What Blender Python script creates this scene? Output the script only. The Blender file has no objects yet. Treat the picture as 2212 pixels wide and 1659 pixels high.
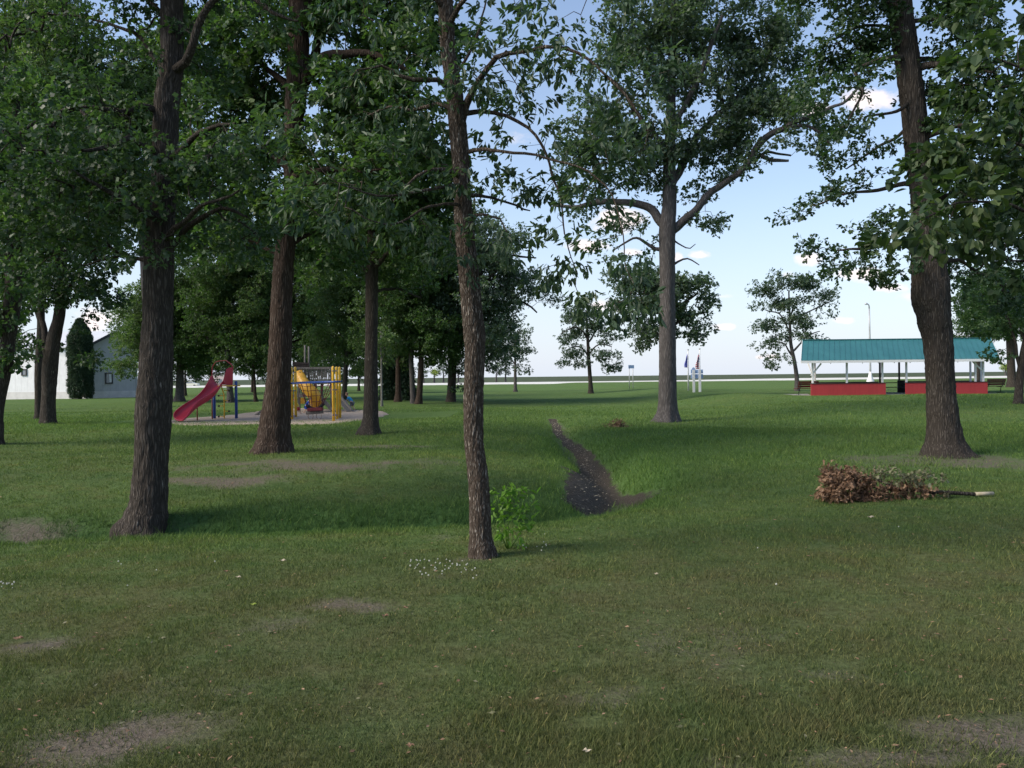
import bpy, bmesh, math, random
import numpy as np
from mathutils import Vector, Matrix

sc = bpy.context.scene
COL = sc.collection
PI = math.pi
R = math.radians

# ------------------------------------------------------------------ camera
W2, H2, FPX = 2212.0, 1659.0, 1720.0
CAMZ = 2.0
PITCH = R(0.52)
ROLL = R(0.62)
cam_d = bpy.data.cameras.new("camera")
cam = bpy.data.objects.new("camera", cam_d)
COL.objects.link(cam)
cam_d.sensor_width = 36.0
cam_d.lens = 36.0 * FPX / W2
cam_d.clip_end = 20000
cam_d.clip_start = 0.05
Mc = Matrix.Rotation(R(90) - PITCH, 4, 'X') @ Matrix.Rotation(-ROLL, 4, 'Z')
Mc = Matrix.Translation((0, 0, CAMZ)) @ Mc
cam.matrix_world = Mc
sc.camera = cam
R3 = np.array(Mc.to_3x3())


def ray(px, py):
    """direction through a photo point, scaled to one metre of forward depth"""
    v = R3 @ np.array([(px - W2 / 2) / FPX, -(py - H2 / 2) / FPX, -1.0])
    return v / v[1]


def P3(px, py, d):
    v = ray(px, py) * d
    return np.array([v[0], v[1], v[2] + CAMZ])


# ------------------------------------------------------------------ noise
def _hash(ix, iy, iz, seed):
    n = (ix * 374761393 + iy * 668265263 + iz * 2147483647 + seed * 1274126177) & 0xffffffff
    n = ((n ^ (n >> 13)) * 1274126177) & 0xffffffff
    n = (n ^ (n >> 16)) & 0xffffffff
    return n.astype(np.float64) / 4294967295.0 * 2 - 1


def vnoise(x, y, z=0.0, seed=0):
    x = np.asarray(x, float); y = np.asarray(y, float) + 0 * x; z = np.asarray(z, float) + 0 * x
    ix = np.floor(x).astype(np.int64); iy = np.floor(y).astype(np.int64); iz = np.floor(z).astype(np.int64)
    fx = x - ix; fy = y - iy; fz = z - iz
    fx = fx * fx * (3 - 2 * fx); fy = fy * fy * (3 - 2 * fy); fz = fz * fz * (3 - 2 * fz)
    r = 0
    for dx in (0, 1):
        for dy in (0, 1):
            for dz in (0, 1):
                w = (fx if dx else 1 - fx) * (fy if dy else 1 - fy) * (fz if dz else 1 - fz)
                r = r + w * _hash(ix + dx, iy + dy, iz + dz, seed)
    return r


def sstep(a, b, x):
    t = np.clip((np.asarray(x, float) - a) / (b - a), 0, 1)
    return t * t * (3 - 2 * t)


# ------------------------------------------------------------------ terrain
DITCH = np.array([(-30, 10.0), (-14, 11.2), (-7, 12.1), (-3, 12.6), (0, 13.1), (1.6, 14.4), (2.3, 16.8), (2.4, 20.0),
                  (2.05, 27.0), (1.95, 37.0)])


def polydist(x, y, P):
    x = np.asarray(x, float); y = np.asarray(y, float)
    best = np.full(np.broadcast(x, y).shape, 1e9); tt = np.zeros_like(best)
    acc = 0
    for a, b in zip(P[:-1], P[1:]):
        ab = b - a; L = np.hypot(*ab)
        t = np.clip(((x - a[0]) * ab[0] + (y - a[1]) * ab[1]) / L ** 2, 0, 1)
        d = np.hypot(x - a[0] - t * ab[0], y - a[1] - t * ab[1])
        m = d < best
        best = np.where(m, d, best); tt = np.where(m, acc + t * L, tt)
        acc += L
    return best, tt


def hgt(x, y):
    x = np.asarray(x, float); y = np.asarray(y, float)
    d, t = polydist(x, y, DITCH)
    far = sstep(24, 37, y)
    dep = 0.64 * (1 - 0.8 * far)
    wid = 0.78 - 0.12 * far
    lf = sstep(1.2, -1.0, x)
    dep = dep * (1 + 0.75 * lf); wid = wid * (1 - 0.22 * lf)
    z = -dep * np.exp(-(d / wid) ** 2)
    z = z - 0.22 * np.exp(-(d / 4.2) ** 2) * (1 - 0.6 * far)
    # gentle bank on the far side of the ditch to the left
    z = z + 0.18 * sstep(13, 19, y) * sstep(1, -2, x) * (1 - sstep(26, 40, y))
    roll = sstep(14, 24, y) * (1 - 0.6 * sstep(60, 120, y))
    z = z + 0.16 * roll * vnoise(x / 9.0 + 3.1, y / 8.0, 0, 5) + 0.05 * roll * vnoise(x / 3.5, y / 3.0, 0, 6)
    z = z + 0.012 * vnoise(x / 0.8, y / 0.8, 0, 8) * (1 - sstep(25, 40, y))
    # rise towards the shelter
    z = z + 0.5 * sstep(9, 17, x) * sstep(30, 46, y) * (1 - 0.5 * sstep(75, 120, y))
    z = z + 0.15 * sstep(90, 180, y)
    z = z * (1 - sstep(400, 900, y)) + 0.2 * sstep(400, 900, y)
    # playground is level
    g = np.exp(-(((x + 11.5) / 8.0) ** 4 + ((y - 41.5) / 5.5) ** 4))
    z = z * (1 - g) + 0.02 * g
    # shelter is level
    g = np.exp(-(((x - 26.5) / 9.0) ** 6 + ((y - 55.5) / 5.0) ** 6))
    z = z * (1 - g) + 0.5 * g
    return z


def gz(x, y):
    return float(hgt(np.array([x]), np.array([y]))[0])


def ground(px, py):
    """where the sight line through a photo point meets the terrain"""
    r = ray(px, py)
    d = np.concatenate([np.arange(2.5, 60, 0.05), np.arange(60, 400, 0.25)])
    z = CAMZ + r[2] * d
    h = hgt(r[0] * d, d)
    k = np.argmax(z <= h)
    if z[k] > h[k]:
        k = len(d) - 1
    dd = d[k]
    return np.array([r[0] * dd, dd, h[k]])


# ------------------------------------------------------------------ object helpers
def new_obj(name, me, parent=None, mat=None, loc=None):
    o = bpy.data.objects.new(name, me)
    COL.objects.link(o)
    if parent is not None:
        o.parent = parent
    if mat is not None and me is not None:
        me.materials.clear(); me.materials.append(mat)
    if loc is not None:
        o.location = loc
    return o


def tag(o, label=None, cat=None, group=None, kind=None):
    if label: o['label'] = label
    if cat: o['category'] = cat
    if group: o['group'] = group
    if kind: o['kind'] = kind
    return o


def empty(name, loc, label, cat, group=None):
    o = bpy.data.objects.new(name, None)
    COL.objects.link(o)
    o.empty_display_size = 0.2
    o.location = loc
    return tag(o, label, cat, group)


def fast_mesh(name, verts, faces, smooth=False):
    """verts (n,3), faces list of (m,k) int arrays"""
    if not isinstance(faces, (list, tuple)):
        faces = [faces]
    me = bpy.data.meshes.new(name)
    verts = np.ascontiguousarray(verts, dtype=np.float32)
    me.vertices.add(len(verts)); me.vertices.foreach_set('co', verts.ravel())
    faces = [f for f in faces if len(f)]
    nl = sum(f.size for f in faces); nf = sum(len(f) for f in faces)
    me.loops.add(nl); me.loops.foreach_set('vertex_index', np.concatenate([f.ravel() for f in faces]).astype(np.int32))
    me.polygons.add(nf)
    tot = np.concatenate([np.full(len(f), f.shape[1]) for f in faces]).astype(np.int32)
    st = np.concatenate([[0], np.cumsum(tot)[:-1]]).astype(np.int32)
    me.polygons.foreach_set('loop_start', st)
    me.polygons.foreach_set('loop_total', tot)
    me.update(calc_edges=True)
    me.validate()
    me.polygons.foreach_set('use_smooth', np.full(nf, bool(smooth)))
    return me


def norm(v):
    v = np.asarray(v, float)
    return v / (np.linalg.norm(v, axis=-1, keepdims=True) + 1e-12)


class MB:
    """collects simple solids into one mesh (world coordinates)"""
    def __init__(self):
        self.v = []; self.f = []

    def add(self, vs, fs):
        n = len(self.v)
        self.v += [tuple(map(float, p)) for p in vs]
        self.f += [tuple(i + n for i in f) for f in fs]
        return self

    def box(self, x0, x1, y0, y1, z0, z1):
        return self.add([(x0, y0, z0), (x1, y0, z0), (x1, y1, z0), (x0, y1, z0), (x0, y0, z1), (x1, y0, z1), (x1, y1, z1), (x0, y1, z1)],
                        [(0, 3, 2, 1), (4, 5, 6, 7), (0, 1, 5, 4), (1, 2, 6, 5), (2, 3, 7, 6), (3, 0, 4, 7)])

    def beam(self, a, b, w, h, up=(0, 0, 1)):
        a = np.array(a, float); b = np.array(b, float)
        t = norm(b - a); up = np.array(up, float)
        s = np.cross(t, up)
        if np.linalg.norm(s) < 1e-4: s = np.cross(t, (0, 1, 0))
        s = norm(s); u = norm(np.cross(s, t))
        s = s * w / 2; u = u * h / 2
        vs = [a - s - u, a + s - u, a + s + u, a - s + u, b - s - u, b + s - u, b + s + u, b - s + u]
        return self.add(vs, [(0, 1, 2, 3), (7, 6, 5, 4), (0, 4, 5, 1), (1, 5, 6, 2), (2, 6, 7, 3), (3, 7, 4, 0)])

    def tube(self, pts, rad, n=8, cap=True):
        pts = np.array(pts, float)
        if np.isscalar(rad): rad = [rad] * len(pts)
        k0 = len(self.v)
        ref = None
        for i, p in enumerate(pts):
            t = norm(pts[min(i + 1, len(pts) - 1)] - pts[max(i - 1, 0)])
            if ref is None:
                ref = np.array([1.0, 0, 0]) if abs(t[0]) < 0.9 else np.array([0, 1.0, 0])
            u = norm(ref - t * np.dot(ref, t)); w = np.cross(t, u); ref = u
            for j in range(n):
                a = 2 * PI * j / n
                self.v.append(tuple(p + rad[i] * (math.cos(a) * u + math.sin(a) * w)))
        for i in range(len(pts) - 1):
            for j in range(n):
                a = k0 + i * n + j; b = k0 + i * n + (j + 1) % n
                self.f.append((a, b, b + n, a + n))
        if cap:
            self.f.append(tuple(k0 + j for j in reversed(range(n))))
            self.f.append(tuple(k0 + (len(pts) - 1) * n + j for j in range(n)))
        return self

    def ball(self, c, r, n=8, sz=1.0):
        k = len(self.v); c = np.array(c, float)
        rings = n // 2
        self.v.append(tuple(c + (0, 0, -r * sz)))
        for i in range(1, rings):
            ph = -PI / 2 + PI * i / rings
            for j in range(n):
                a = 2 * PI * j / n
                self.v.append(tuple(c + (r * math.cos(ph) * math.cos(a), r * math.cos(ph) * math.sin(a), r * sz * math.sin(ph))))
        self.v.append(tuple(c + (0, 0, r * sz)))
        last = len(self.v) - 1
        for j in range(n):
            self.f.append((k, k + 1 + (j + 1) % n, k + 1 + j))
            self.f.append((last, last - n + j, last - n + (j + 1) % n))
        for i in range(rings - 2):
            for j in range(n):
                a = k + 1 + i * n + j; b = k + 1 + i * n + (j + 1) % n
                self.f.append((a, b, b + n, a + n))
        return self

    def build(self, name, mat, parent=None, smooth=False, bevel=0.0, org=None):
        if org is None:
            org = np.array(parent.location) if parent is not None and parent.parent is None else None
            if parent is not None and parent.parent is not None:
                org = np.array(parent.parent.location) + np.array(parent.location)
        if org is None:
            a = np.array(self.v); org = np.array([a[:, 0].mean(), a[:, 1].mean(), a[:, 2].min()]); own = True
        else:
            own = parent is None
        me = bpy.data.meshes.new(name)
        me.from_pydata([tuple(np.array(p) - org) for p in self.v], [], self.f)
        me.update()
        if smooth:
            me.polygons.foreach_set('use_smooth', [True] * len(me.polygons))
        o = new_obj(name, me, parent, mat)
        if parent is None: o.location = org
        if bevel > 0:
            m = o.modifiers.new('bevel', 'BEVEL'); m.width = bevel; m.segments = 2; m.limit_method = 'ANGLE'
        return o


# ------------------------------------------------------------------ materials
def ntree(name):
    m = bpy.data.materials.new(name); m.use_nodes = True
    nt = m.node_tree
    for n in list(nt.nodes): nt.nodes.remove(n)
    out = nt.nodes.new('ShaderNodeOutputMaterial')
    return m, nt, out


def N(nt, t, **kw):
    n = nt.nodes.new(t)
    for k, v in kw.items():
        if k in n.inputs.keys():
            n.inputs[k].default_value = v
        else:
            setattr(n, k, v)
    return n


def ramp(nt, fac, stops, interp='LINEAR'):
    r = nt.nodes.new('ShaderNodeValToRGB'); r.color_ramp.interpolation = interp
    e = r.color_ramp.elements
    while len(e) > 1: e.remove(e[0])
    e[0].position = stops[0][0]; e[0].color = (*stops[0][1], 1) if len(stops[0][1]) == 3 else stops[0][1]
    for p, c in stops[1:]:
        x = e.new(p); x.color = (*c, 1) if len(c) == 3 else c
    nt.links.new(fac, r.inputs[0])
    return r.outputs[0]


def noise(nt, vec, scale, detail=4, rough=0.55, w=None):
    n = nt.nodes.new('ShaderNodeTexNoise')
    n.inputs['Scale'].default_value = scale; n.inputs['Detail'].default_value = detail
    n.inputs['Roughness'].default_value = rough
    if vec is not None: nt.links.new(vec, n.inputs['Vector'])
    return n.outputs['Fac']


def mapping(nt, vec, scale=(1, 1, 1), loc=(0, 0, 0), rot=(0, 0, 0)):
    m = nt.nodes.new('ShaderNodeMapping')
    m.inputs['Scale'].default_value = scale; m.inputs['Location'].default_value = loc; m.inputs['Rotation'].default_value = rot
    nt.links.new(vec, m.inputs['Vector'])
    return m.outputs[0]


def mixc(nt, fac, a, b, mode='MIX'):
    m = nt.nodes.new('ShaderNodeMix'); m.data_type = 'RGBA'; m.blend_type = mode
    for s, i in ((fac, 0), (a, 6), (b, 7)):
        if hasattr(s, 'is_linked') or isinstance(s, bpy.types.NodeSocket): nt.links.new(s, m.inputs[i])
        elif i == 0: m.inputs[0].default_value = s
        else: m.inputs[i].default_value = (*s, 1)
    return m.outputs[2]


def math_n(nt, op, a, b=None, c=None, clamp=False):
    m = nt.nodes.new('ShaderNodeMath'); m.operation = op; m.use_clamp = clamp
    for i, s in enumerate((a, b, c)):
        if s is None: continue
        if isinstance(s, bpy.types.NodeSocket): nt.links.new(s, m.inputs[i])
        else: m.inputs[i].default_value = s
    return m.outputs[0]


def bump(nt, h, strength=0.5, dist=0.02):
    b = nt.nodes.new('ShaderNodeBump'); b.inputs['Strength'].default_value = strength; b.inputs['Distance'].default_value = dist
    nt.links.new(h, b.inputs['Height'])
    return b.outputs[0]


def bsdf(nt, out, color, rough=0.7, normal=None, spec=0.3, metallic=0.0):
    p = nt.nodes.new('ShaderNodeBsdfPrincipled')
    if isinstance(color, bpy.types.NodeSocket): nt.links.new(color, p.inputs['Base Color'])
    else: p.inputs['Base Color'].default_value = (*color, 1)
    if isinstance(rough, bpy.types.NodeSocket): nt.links.new(rough, p.inputs['Roughness'])
    else: p.inputs['Roughness'].default_value = rough
    p.inputs['Specular IOR Level'].default_value = spec
    p.inputs['Metallic'].default_value = metallic
    if normal is not None: nt.links.new(normal, p.inputs['Normal'])
    nt.links.new(p.outputs[0], out.inputs[0])
    return p


def obj_co(nt):
    return nt.nodes.new('ShaderNodeTexCoord').outputs['Object']


def mat_plain(name, col, rough=0.5, var=0.25, scale=6, spec=0.4, metallic=0.0, grime=(0.5, 0.45, 0.4), bumps=0.0):
    """paint, plastic or metal with worn, slightly uneven colour"""
    m, nt, out = ntree(name)
    co = obj_co(nt)
    f = noise(nt, co, scale, 5, 0.6)
    d = tuple(c * (1 - var) * g * 1.6 for c, g in zip(col, grime))
    c = ramp(nt, f, [(0.3, tuple(a * (1 - var * .5) for a in col)), (0.55, col), (0.8, tuple(min(1, a * (1 + var * .3) + 0.01) for a in col))])
    f2 = noise(nt, co, scale * 4, 6, 0.7)
    k = ramp(nt, f2, [(0.58, (0, 0, 0)), (0.75, (1, 1, 1))])
    c = mixc(nt, math_n(nt, 'MULTIPLY', k, var), c, d)
    rr = math_n(nt, 'ADD', math_n(nt, 'MULTIPLY', f2, 0.25), rough - 0.12)
    bsdf(nt, out, c, rr, bump(nt, f2, bumps, 0.01) if bumps else None, spec, metallic)
    return m


def mat_wood(name, dark, light, scale=1.0):
    m, nt, out = ntree(name)
    co = obj_co(nt)
    g = noise(nt, mapping(nt, co, (18 * scale, 18 * scale, 2.0 * scale)), 1.0, 6, 0.65)
    b = noise(nt, co, 1.3, 3)
    c = ramp(nt, g, [(0.3, dark), (0.7, light)])
    c = mixc(nt, math_n(nt, 'MULTIPLY', b, 0.4), c, tuple(x * 0.5 for x in dark))
    bsdf(nt, out, c, 0.85, bump(nt, g, 0.4, 0.01), 0.15)
    return m


def mat_bark(name, dark, mid, light, scale=1.0, flecks=0.0, bdist=0.02, zs=3.0):
    m, nt, out = ntree(name)
    co = obj_co(nt)
    v = nt.nodes.new('ShaderNodeTexVoronoi'); v.feature = 'DISTANCE_TO_EDGE'
    wob = N(nt, 'ShaderNodeTexNoise', Scale=3.0 * scale, Detail=3.0)
    nt.links.new(co, wob.inputs['Vector'])
    vm = nt.nodes.new('ShaderNodeVectorMath'); vm.operation = 'MULTIPLY_ADD'
    nt.links.new(wob.outputs['Color'], vm.inputs[0]); vm.inputs[1].default_value = (0.12, 0.12, 0.12); nt.links.new(co, vm.inputs[2])
    mp = mapping(nt, vm.outputs[0], (34 * scale, 34 * scale, zs * scale))
    nt.links.new(mp, v.inputs['Vector']); v.inputs['Scale'].default_value = 1.0
    edge = ramp(nt, v.outputs['Distance'], [(0.0, (.15, .15, .15)), (0.30, (.9, .9, .9))])
    fine = noise(nt, mapping(nt, co, (60 * scale, 60 * scale, 9 * scale)), 1.0, 6, 0.7)
    big = noise(nt, mapping(nt, co, (4, 4, 0.9)), 1.0, 6, 0.65)
    hgh = math_n(nt, 'ADD', math_n(nt, 'MULTIPLY', edge, 0.7), math_n(nt, 'MULTIPLY', fine, 0.6))
    c = ramp(nt, hgh, [(0.2, dark), (0.75, mid), (1.1, light)])
    c = mixc(nt, math_n(nt, 'MULTIPLY', big, 0.55), c, tuple(x * 0.55 for x in mid))
    if flecks > 0:
        fl = noise(nt, mapping(nt, co, (30 * scale, 30 * scale, 5 * scale), (3, 1, 7)), 1.0, 3, 0.6)
        k = ramp(nt, fl, [(0.70 - flecks, (0, 0, 0)), (0.75 - flecks, (1, 1, 1))])
        k = math_n(nt, 'MULTIPLY', math_n(nt, 'MULTIPLY', k, edge), 0.8)
        c = mixc(nt, k, c, tuple(min(1, x * 2.2 + .03) for x in light))
    bsdf(nt, out, c, 0.9, bump(nt, hgh, 0.9, bdist), 0.1)
    return m


def mat_leaf(name, ca, cb, cc, trans=0.35, tcol=None, rough=0.5, nscale=0.8):
    """leaf with a different tint per leaf and per part of the crown, light shining through"""
    m, nt, out = ntree(name)
    geo = nt.nodes.new('ShaderNodeNewGeometry')
    rnd = geo.outputs['Random Per Island']
    big = noise(nt, obj_co(nt), nscale, 3)
    f = math_n(nt, 'ADD', math_n(nt, 'MULTIPLY', rnd, 0.55), math_n(nt, 'MULTIPLY', math_n(nt, 'SUBTRACT', big, 0.28), 1.0))
    c = ramp(nt, f, [(0.1, ca), (0.5, cb), (0.95, cc)])
    p = nt.nodes.new('ShaderNodeBsdfPrincipled')
    nt.links.new(c, p.inputs['Base Color']); p.inputs['Roughness'].default_value = rough
    p.inputs['Specular IOR Level'].default_value = 0.35
    t = nt.nodes.new('ShaderNodeBsdfTranslucent')
    tc = mixc(nt, 1.0, c, tcol or (1.5, 1.9, 0.7), 'MULTIPLY')
    nt.links.new(tc, t.inputs[0])
    mx = nt.nodes.new('ShaderNodeMixShader'); mx.inputs[0].default_value = trans
    nt.links.new(p.outputs[0], mx.inputs[1]); nt.links.new(t.outputs[0], mx.inputs[2])
    nt.links.new(mx.outputs[0], out.inputs[0])
    return m


def grass_color(nt, dry, lush, rnd=None):
    geo = nt.nodes.new('ShaderNodeNewGeometry')
    pos = geo.outputs['Position']
    n1 = noise(nt, pos, 0.35, 4, 0.6)
    n2 = noise(nt, pos, 1.6, 5, 0.65)
    n3 = noise(nt, pos, 14.0, 4, 0.7)
    f = math_n(nt, 'ADD', math_n(nt, 'MULTIPLY', n1, 0.7), math_n(nt, 'MULTIPLY', n2, 0.6))
    f = math_n(nt, 'ADD', f, -0.22)
    c = ramp(nt, f, [(0.2, (0.068, 0.114, 0.042)), (0.45, (0.100, 0.150, 0.050)), (0.7, (0.140, 0.166, 0.056)), (0.9, (0.165, 0.154, 0.068))])
    df = math_n(nt, 'ADD', dry, math_n(nt, 'MULTIPLY', math_n(nt, 'SUBTRACT', n2, 0.5), 1.6), clamp=True)
    c = mixc(nt, math_n(nt, 'MULTIPLY', df, 0.75), c, (0.104, 0.089, 0.052))
    c = mixc(nt, math_n(nt, 'MULTIPLY', lush, 0.65), c, (0.118, 0.215, 0.056))
    c = mixc(nt, math_n(nt, 'MULTIPLY', attr(nt, 'ditch_grass'), 0.8), c, (0.030, 0.085, 0.030))  # grass along the ditch mixed to a darker green
    if rnd is not None:
        k = ramp(nt, rnd, [(0.0, (0.55, 0.55, 0.55)), (0.6, (1.05, 1.05, 1.0)), (0.9, (1.35, 1.25, 1.1)), (0.96, (2.2, 1.8, 1.6))])
        c = mixc(nt, 1.0, c, k, 'MULTIPLY')
    else:
        k = ramp(nt, n3, [(0.3, (0.55, 0.55, 0.5)), (0.6, (1.0, 1.0, 1.0)), (0.8, (1.35, 1.3, 1.2))])
        c = mixc(nt, 1.0, c, k, 'MULTIPLY')
    return c, pos, n2, n3


def attr(nt, name):
    a = nt.nodes.new('ShaderNodeAttribute'); a.attribute_name = name
    return a.outputs['Fac']


def mat_ground():
    m, nt, out = ntree('ground_grass')
    dry, lush, bare = attr(nt, 'dry'), attr(nt, 'lush'), attr(nt, 'bare')
    c, pos, n2, n3 = grass_color(nt, dry, lush)
    nb = noise(nt, pos, 2.4, 6, 0.7)
    nf = noise(nt, pos, 30, 5, 0.7)
    b = math_n(nt, 'ADD', bare, math_n(nt, 'MULTIPLY', math_n(nt, 'SUBTRACT', nb, 0.5), 1.5))
    b = math_n(nt, 'ADD', b, math_n(nt, 'MULTIPLY', math_n(nt, 'SUBTRACT', nf, 0.5), 0.7))
    k = math_n(nt, 'MULTIPLY', ramp(nt, b, [(0.30, (0, 0, 0)), (1.0, (1, 1, 1))]), 0.85)
    dirt = ramp(nt, nf, [(0.3, (0.085, 0.066, 0.054)), (0.55, (0.15, 0.122, 0.104)), (0.75, (0.24, 0.205, 0.18))])
    c = mixc(nt, k, c, dirt)
    mudf = attr(nt, 'mud')
    mb_ = math_n(nt, 'ADD', mudf, math_n(nt, 'MULTIPLY', math_n(nt, 'SUBTRACT', nb, 0.5), 1.6))
    mb_ = math_n(nt, 'ADD', mb_, math_n(nt, 'MULTIPLY', math_n(nt, 'SUBTRACT', nf, 0.5), 0.8))
    mk_ = math_n(nt, 'MULTIPLY', ramp(nt, mb_, [(0.35, (0, 0, 0)), (0.62, (1, 1, 1))]), ramp(nt, mudf, [(0.02, (0, 0, 0)), (0.15, (1, 1, 1))]))
    soil = ramp(nt, nf, [(0.32, (0.036, 0.030, 0.024)), (0.55, (0.078, 0.066, 0.053)), (0.72, (0.16, 0.14, 0.115))])
    c = mixc(nt, mk_, c, soil)
    # farm field beyond the road
    sep = nt.nodes.new('ShaderNodeSeparateXYZ'); nt.links.new(pos, sep.inputs[0])
    fld = ramp(nt, math_n(nt, 'DIVIDE', sep.outputs[1], 1000.0), [(0.206, (0, 0, 0)), (0.212, (1, 1, 1))])
    ns = noise(nt, mapping(nt, pos, (0.004, 0.02, 1)), 1.0, 4)
    fc = ramp(nt, ns, [(0.3, (0.055, 0.078, 0.044)), (0.6, (0.075, 0.090, 0.052)), (0.8, (0.10, 0.10, 0.068))])
    c = mixc(nt, fld, c, fc)
    hh = math_n(nt, 'ADD', math_n(nt, 'MULTIPLY', n3, 0.6), nf)
    bsdf(nt, out, c, 0.95, bump(nt, hh, 0.8, 0.04), 0.05)
    return m


def mat_blades():
    m, nt, out = ntree('grass_blade')
    geo = nt.nodes.new('ShaderNodeNewGeometry')
    c, pos, n2, n3 = grass_color(nt, attr(nt, 'dry'), attr(nt, 'lush'), geo.outputs['Random Per Island'])
    p = nt.nodes.new('ShaderNodeBsdfPrincipled'); nt.links.new(c, p.inputs['Base Color']); p.inputs['Roughness'].default_value = 0.75
    p.inputs['Specular IOR Level'].default_value = 0.12
    t = nt.nodes.new('ShaderNodeBsdfTranslucent'); nt.links.new(mixc(nt, 1.0, c, (1.3, 1.5, 0.8), 'MULTIPLY'), t.inputs[0])
    mx = nt.nodes.new('ShaderNodeMixShader'); mx.inputs[0].default_value = 0.3
    nt.links.new(p.outputs[0], mx.inputs[1]); nt.links.new(t.outputs[0], mx.inputs[2]); nt.links.new(mx.outputs[0], out.inputs[0])
    return m


def mat_soil(name, a, b, c, scale=9, rough=0.95, spec=0.1):
    m, nt, out = ntree(name)
    pos = nt.nodes.new('ShaderNodeNewGeometry').outputs['Position']
    f = noise(nt, pos, scale, 8, 0.72); g = noise(nt, pos, 0.8, 3)
    col = ramp(nt, f, [(0.3, a), (0.52, b), (0.72, c)])
    col = mixc(nt, math_n(nt, 'MULTIPLY', g, 0.4), col, a)
    bsdf(nt, out, col, rough, bump(nt, f, 0.8, 0.04), spec)
    return m


def mat_siding(name, col, pitch, axis=0, dark=0.6, line=0.06, rough=0.6):
    """painted boards or ribbed metal: thin dark joints every `pitch` metres along an object axis"""
    m, nt, out = ntree(name)
    co = obj_co(nt)
    sep = nt.nodes.new('ShaderNodeSeparateXYZ'); nt.links.new(co, sep.inputs[0])
    fr = math_n(nt, 'FRACT', math_n(nt, 'DIVIDE', sep.outputs[axis], pitch))
    k = ramp(nt, fr, [(0, (1, 1, 1)), (line, (1, 1, 1)), (line * 1.6, (0, 0, 0))])
    f = noise(nt, co, 1.5, 5, 0.6); f2 = noise(nt, mapping(nt, co, (9, 9, 1)), 1.0, 5, 0.7)
    c = ramp(nt, math_n(nt, 'ADD', math_n(nt, 'MULTIPLY', f, 0.5), math_n(nt, 'MULTIPLY', f2, 0.5)),
             [(0.3, tuple(x * 0.82 for x in col)), (0.6, col), (0.85, tuple(min(1, x * 1.08) for x in col))])
    c = mixc(nt, math_n(nt, 'MULTIPLY', k, 0.8), c, tuple(x * dark for x in col))
    bsdf(nt, out, c, rough, bump(nt, math_n(nt, 'SUBTRACT', 1.0, k), 0.5, 0.02), 0.3)
    return m


M = {}
M['ground'] = mat_ground()
M['blade'] = mat_blades()
M['sand'] = mat_soil('playground_sand', (0.24, 0.19, 0.15), (0.36, 0.295, 0.24), (0.45, 0.38, 0.31), 7)
M['mud'] = mat_soil('ditch_mud', (0.034, 0.029, 0.023), (0.074, 0.063, 0.051), (0.16, 0.14, 0.115), 14)
M['road'] = mat_soil('gravel_road', (0.50, 0.49, 0.45), (0.62, 0.61, 0.57), (0.7, 0.69, 0.65), 1.5)
M['concrete'] = mat_soil('concrete', (0.22, 0.21, 0.20), (0.32, 0.31, 0.29), (0.40, 0.39, 0.37), 3)
M['bark_oak'] = mat_bark('oak_bark', (0.020, 0.017, 0.014), (0.064, 0.054, 0.046), (0.120, 0.104, 0.090), 0.75, 0.05, 0.03)
M['bark_ash'] = mat_bark('ash_bark', (0.022, 0.016, 0.012), (0.085, 0.066, 0.052), (0.19, 0.165, 0.14), 1.35, 0.10, 0.018, 6.0)
M['bark_red'] = mat_bark('brown_bark', (0.018, 0.012, 0.009), (0.062, 0.044, 0.034), (0.12, 0.095, 0.078), 0.6, 0.04, 0.03)
M['bark_grey'] = mat_bark('grey_bark', (0.036, 0.033, 0.033), (0.112, 0.102, 0.099), (0.19, 0.175, 0.17), 0.6, 0.02, 0.03)
M['bark_pale'] = mat_bark('pale_bark', (0.10, 0.10, 0.09), (0.20, 0.19, 0.17), (0.28, 0.27, 0.25), 0.8, 0.0, 0.01)
M['leaf_oak'] = mat_leaf('oak_leaf', (0.0246, 0.0491, 0.0260), (0.0437, 0.0796, 0.0390), (0.0846, 0.1229, 0.0585))
M['leaf_mid'] = mat_leaf('green_leaf', (0.0300, 0.0608, 0.0260), (0.0573, 0.1053, 0.0390), (0.1161, 0.1638, 0.0618))
M['leaf_light'] = mat_leaf('light_leaf', (0.0478, 0.0878, 0.0358), (0.0888, 0.1404, 0.0569), (0.1775, 0.2165, 0.0975))
M['leaf_ash'] = mat_leaf('ash_leaf', (0.0263, 0.0522, 0.0312), (0.0473, 0.0828, 0.0450), (0.0945, 0.1350, 0.0625), 0.3)
M['leaf_broad'] = mat_leaf('broad_leaf', (0.0189, 0.0378, 0.0175), (0.0378, 0.0684, 0.0275), (0.0893, 0.1215, 0.0438), 0.3)
M['leaf_dark'] = mat_leaf('conifer_needles', (0.0214, 0.0459, 0.0298), (0.0393, 0.0734, 0.0425), (0.0804, 0.1148, 0.0595), 0.12)
M['leaf_hazy'] = mat_leaf('hazed_leaf', (0.0497, 0.0851, 0.0641), (0.0780, 0.1154, 0.0844), (0.1347, 0.1640, 0.1098))  # haze over farther trees put into a paler, bluer leaf colour
M['leaf_bright'] = mat_leaf('young_leaf', (0.060, 0.135, 0.020), (0.115, 0.225, 0.030), (0.21, 0.33, 0.05), 0.35)
M['leaf_yellow'] = mat_leaf('yellow_green_leaf', (0.1560, 0.2210, 0.0390), (0.2860, 0.3510, 0.0650), (0.4420, 0.4810, 0.1040), 0.3)
M['leaf_dead'] = mat_leaf('dead_leaf', (0.11, 0.062, 0.040), (0.23, 0.135, 0.080), (0.36, 0.24, 0.15), 0.2, (1.2, 1.0, 0.8), 0.7, 2.5)
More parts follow.
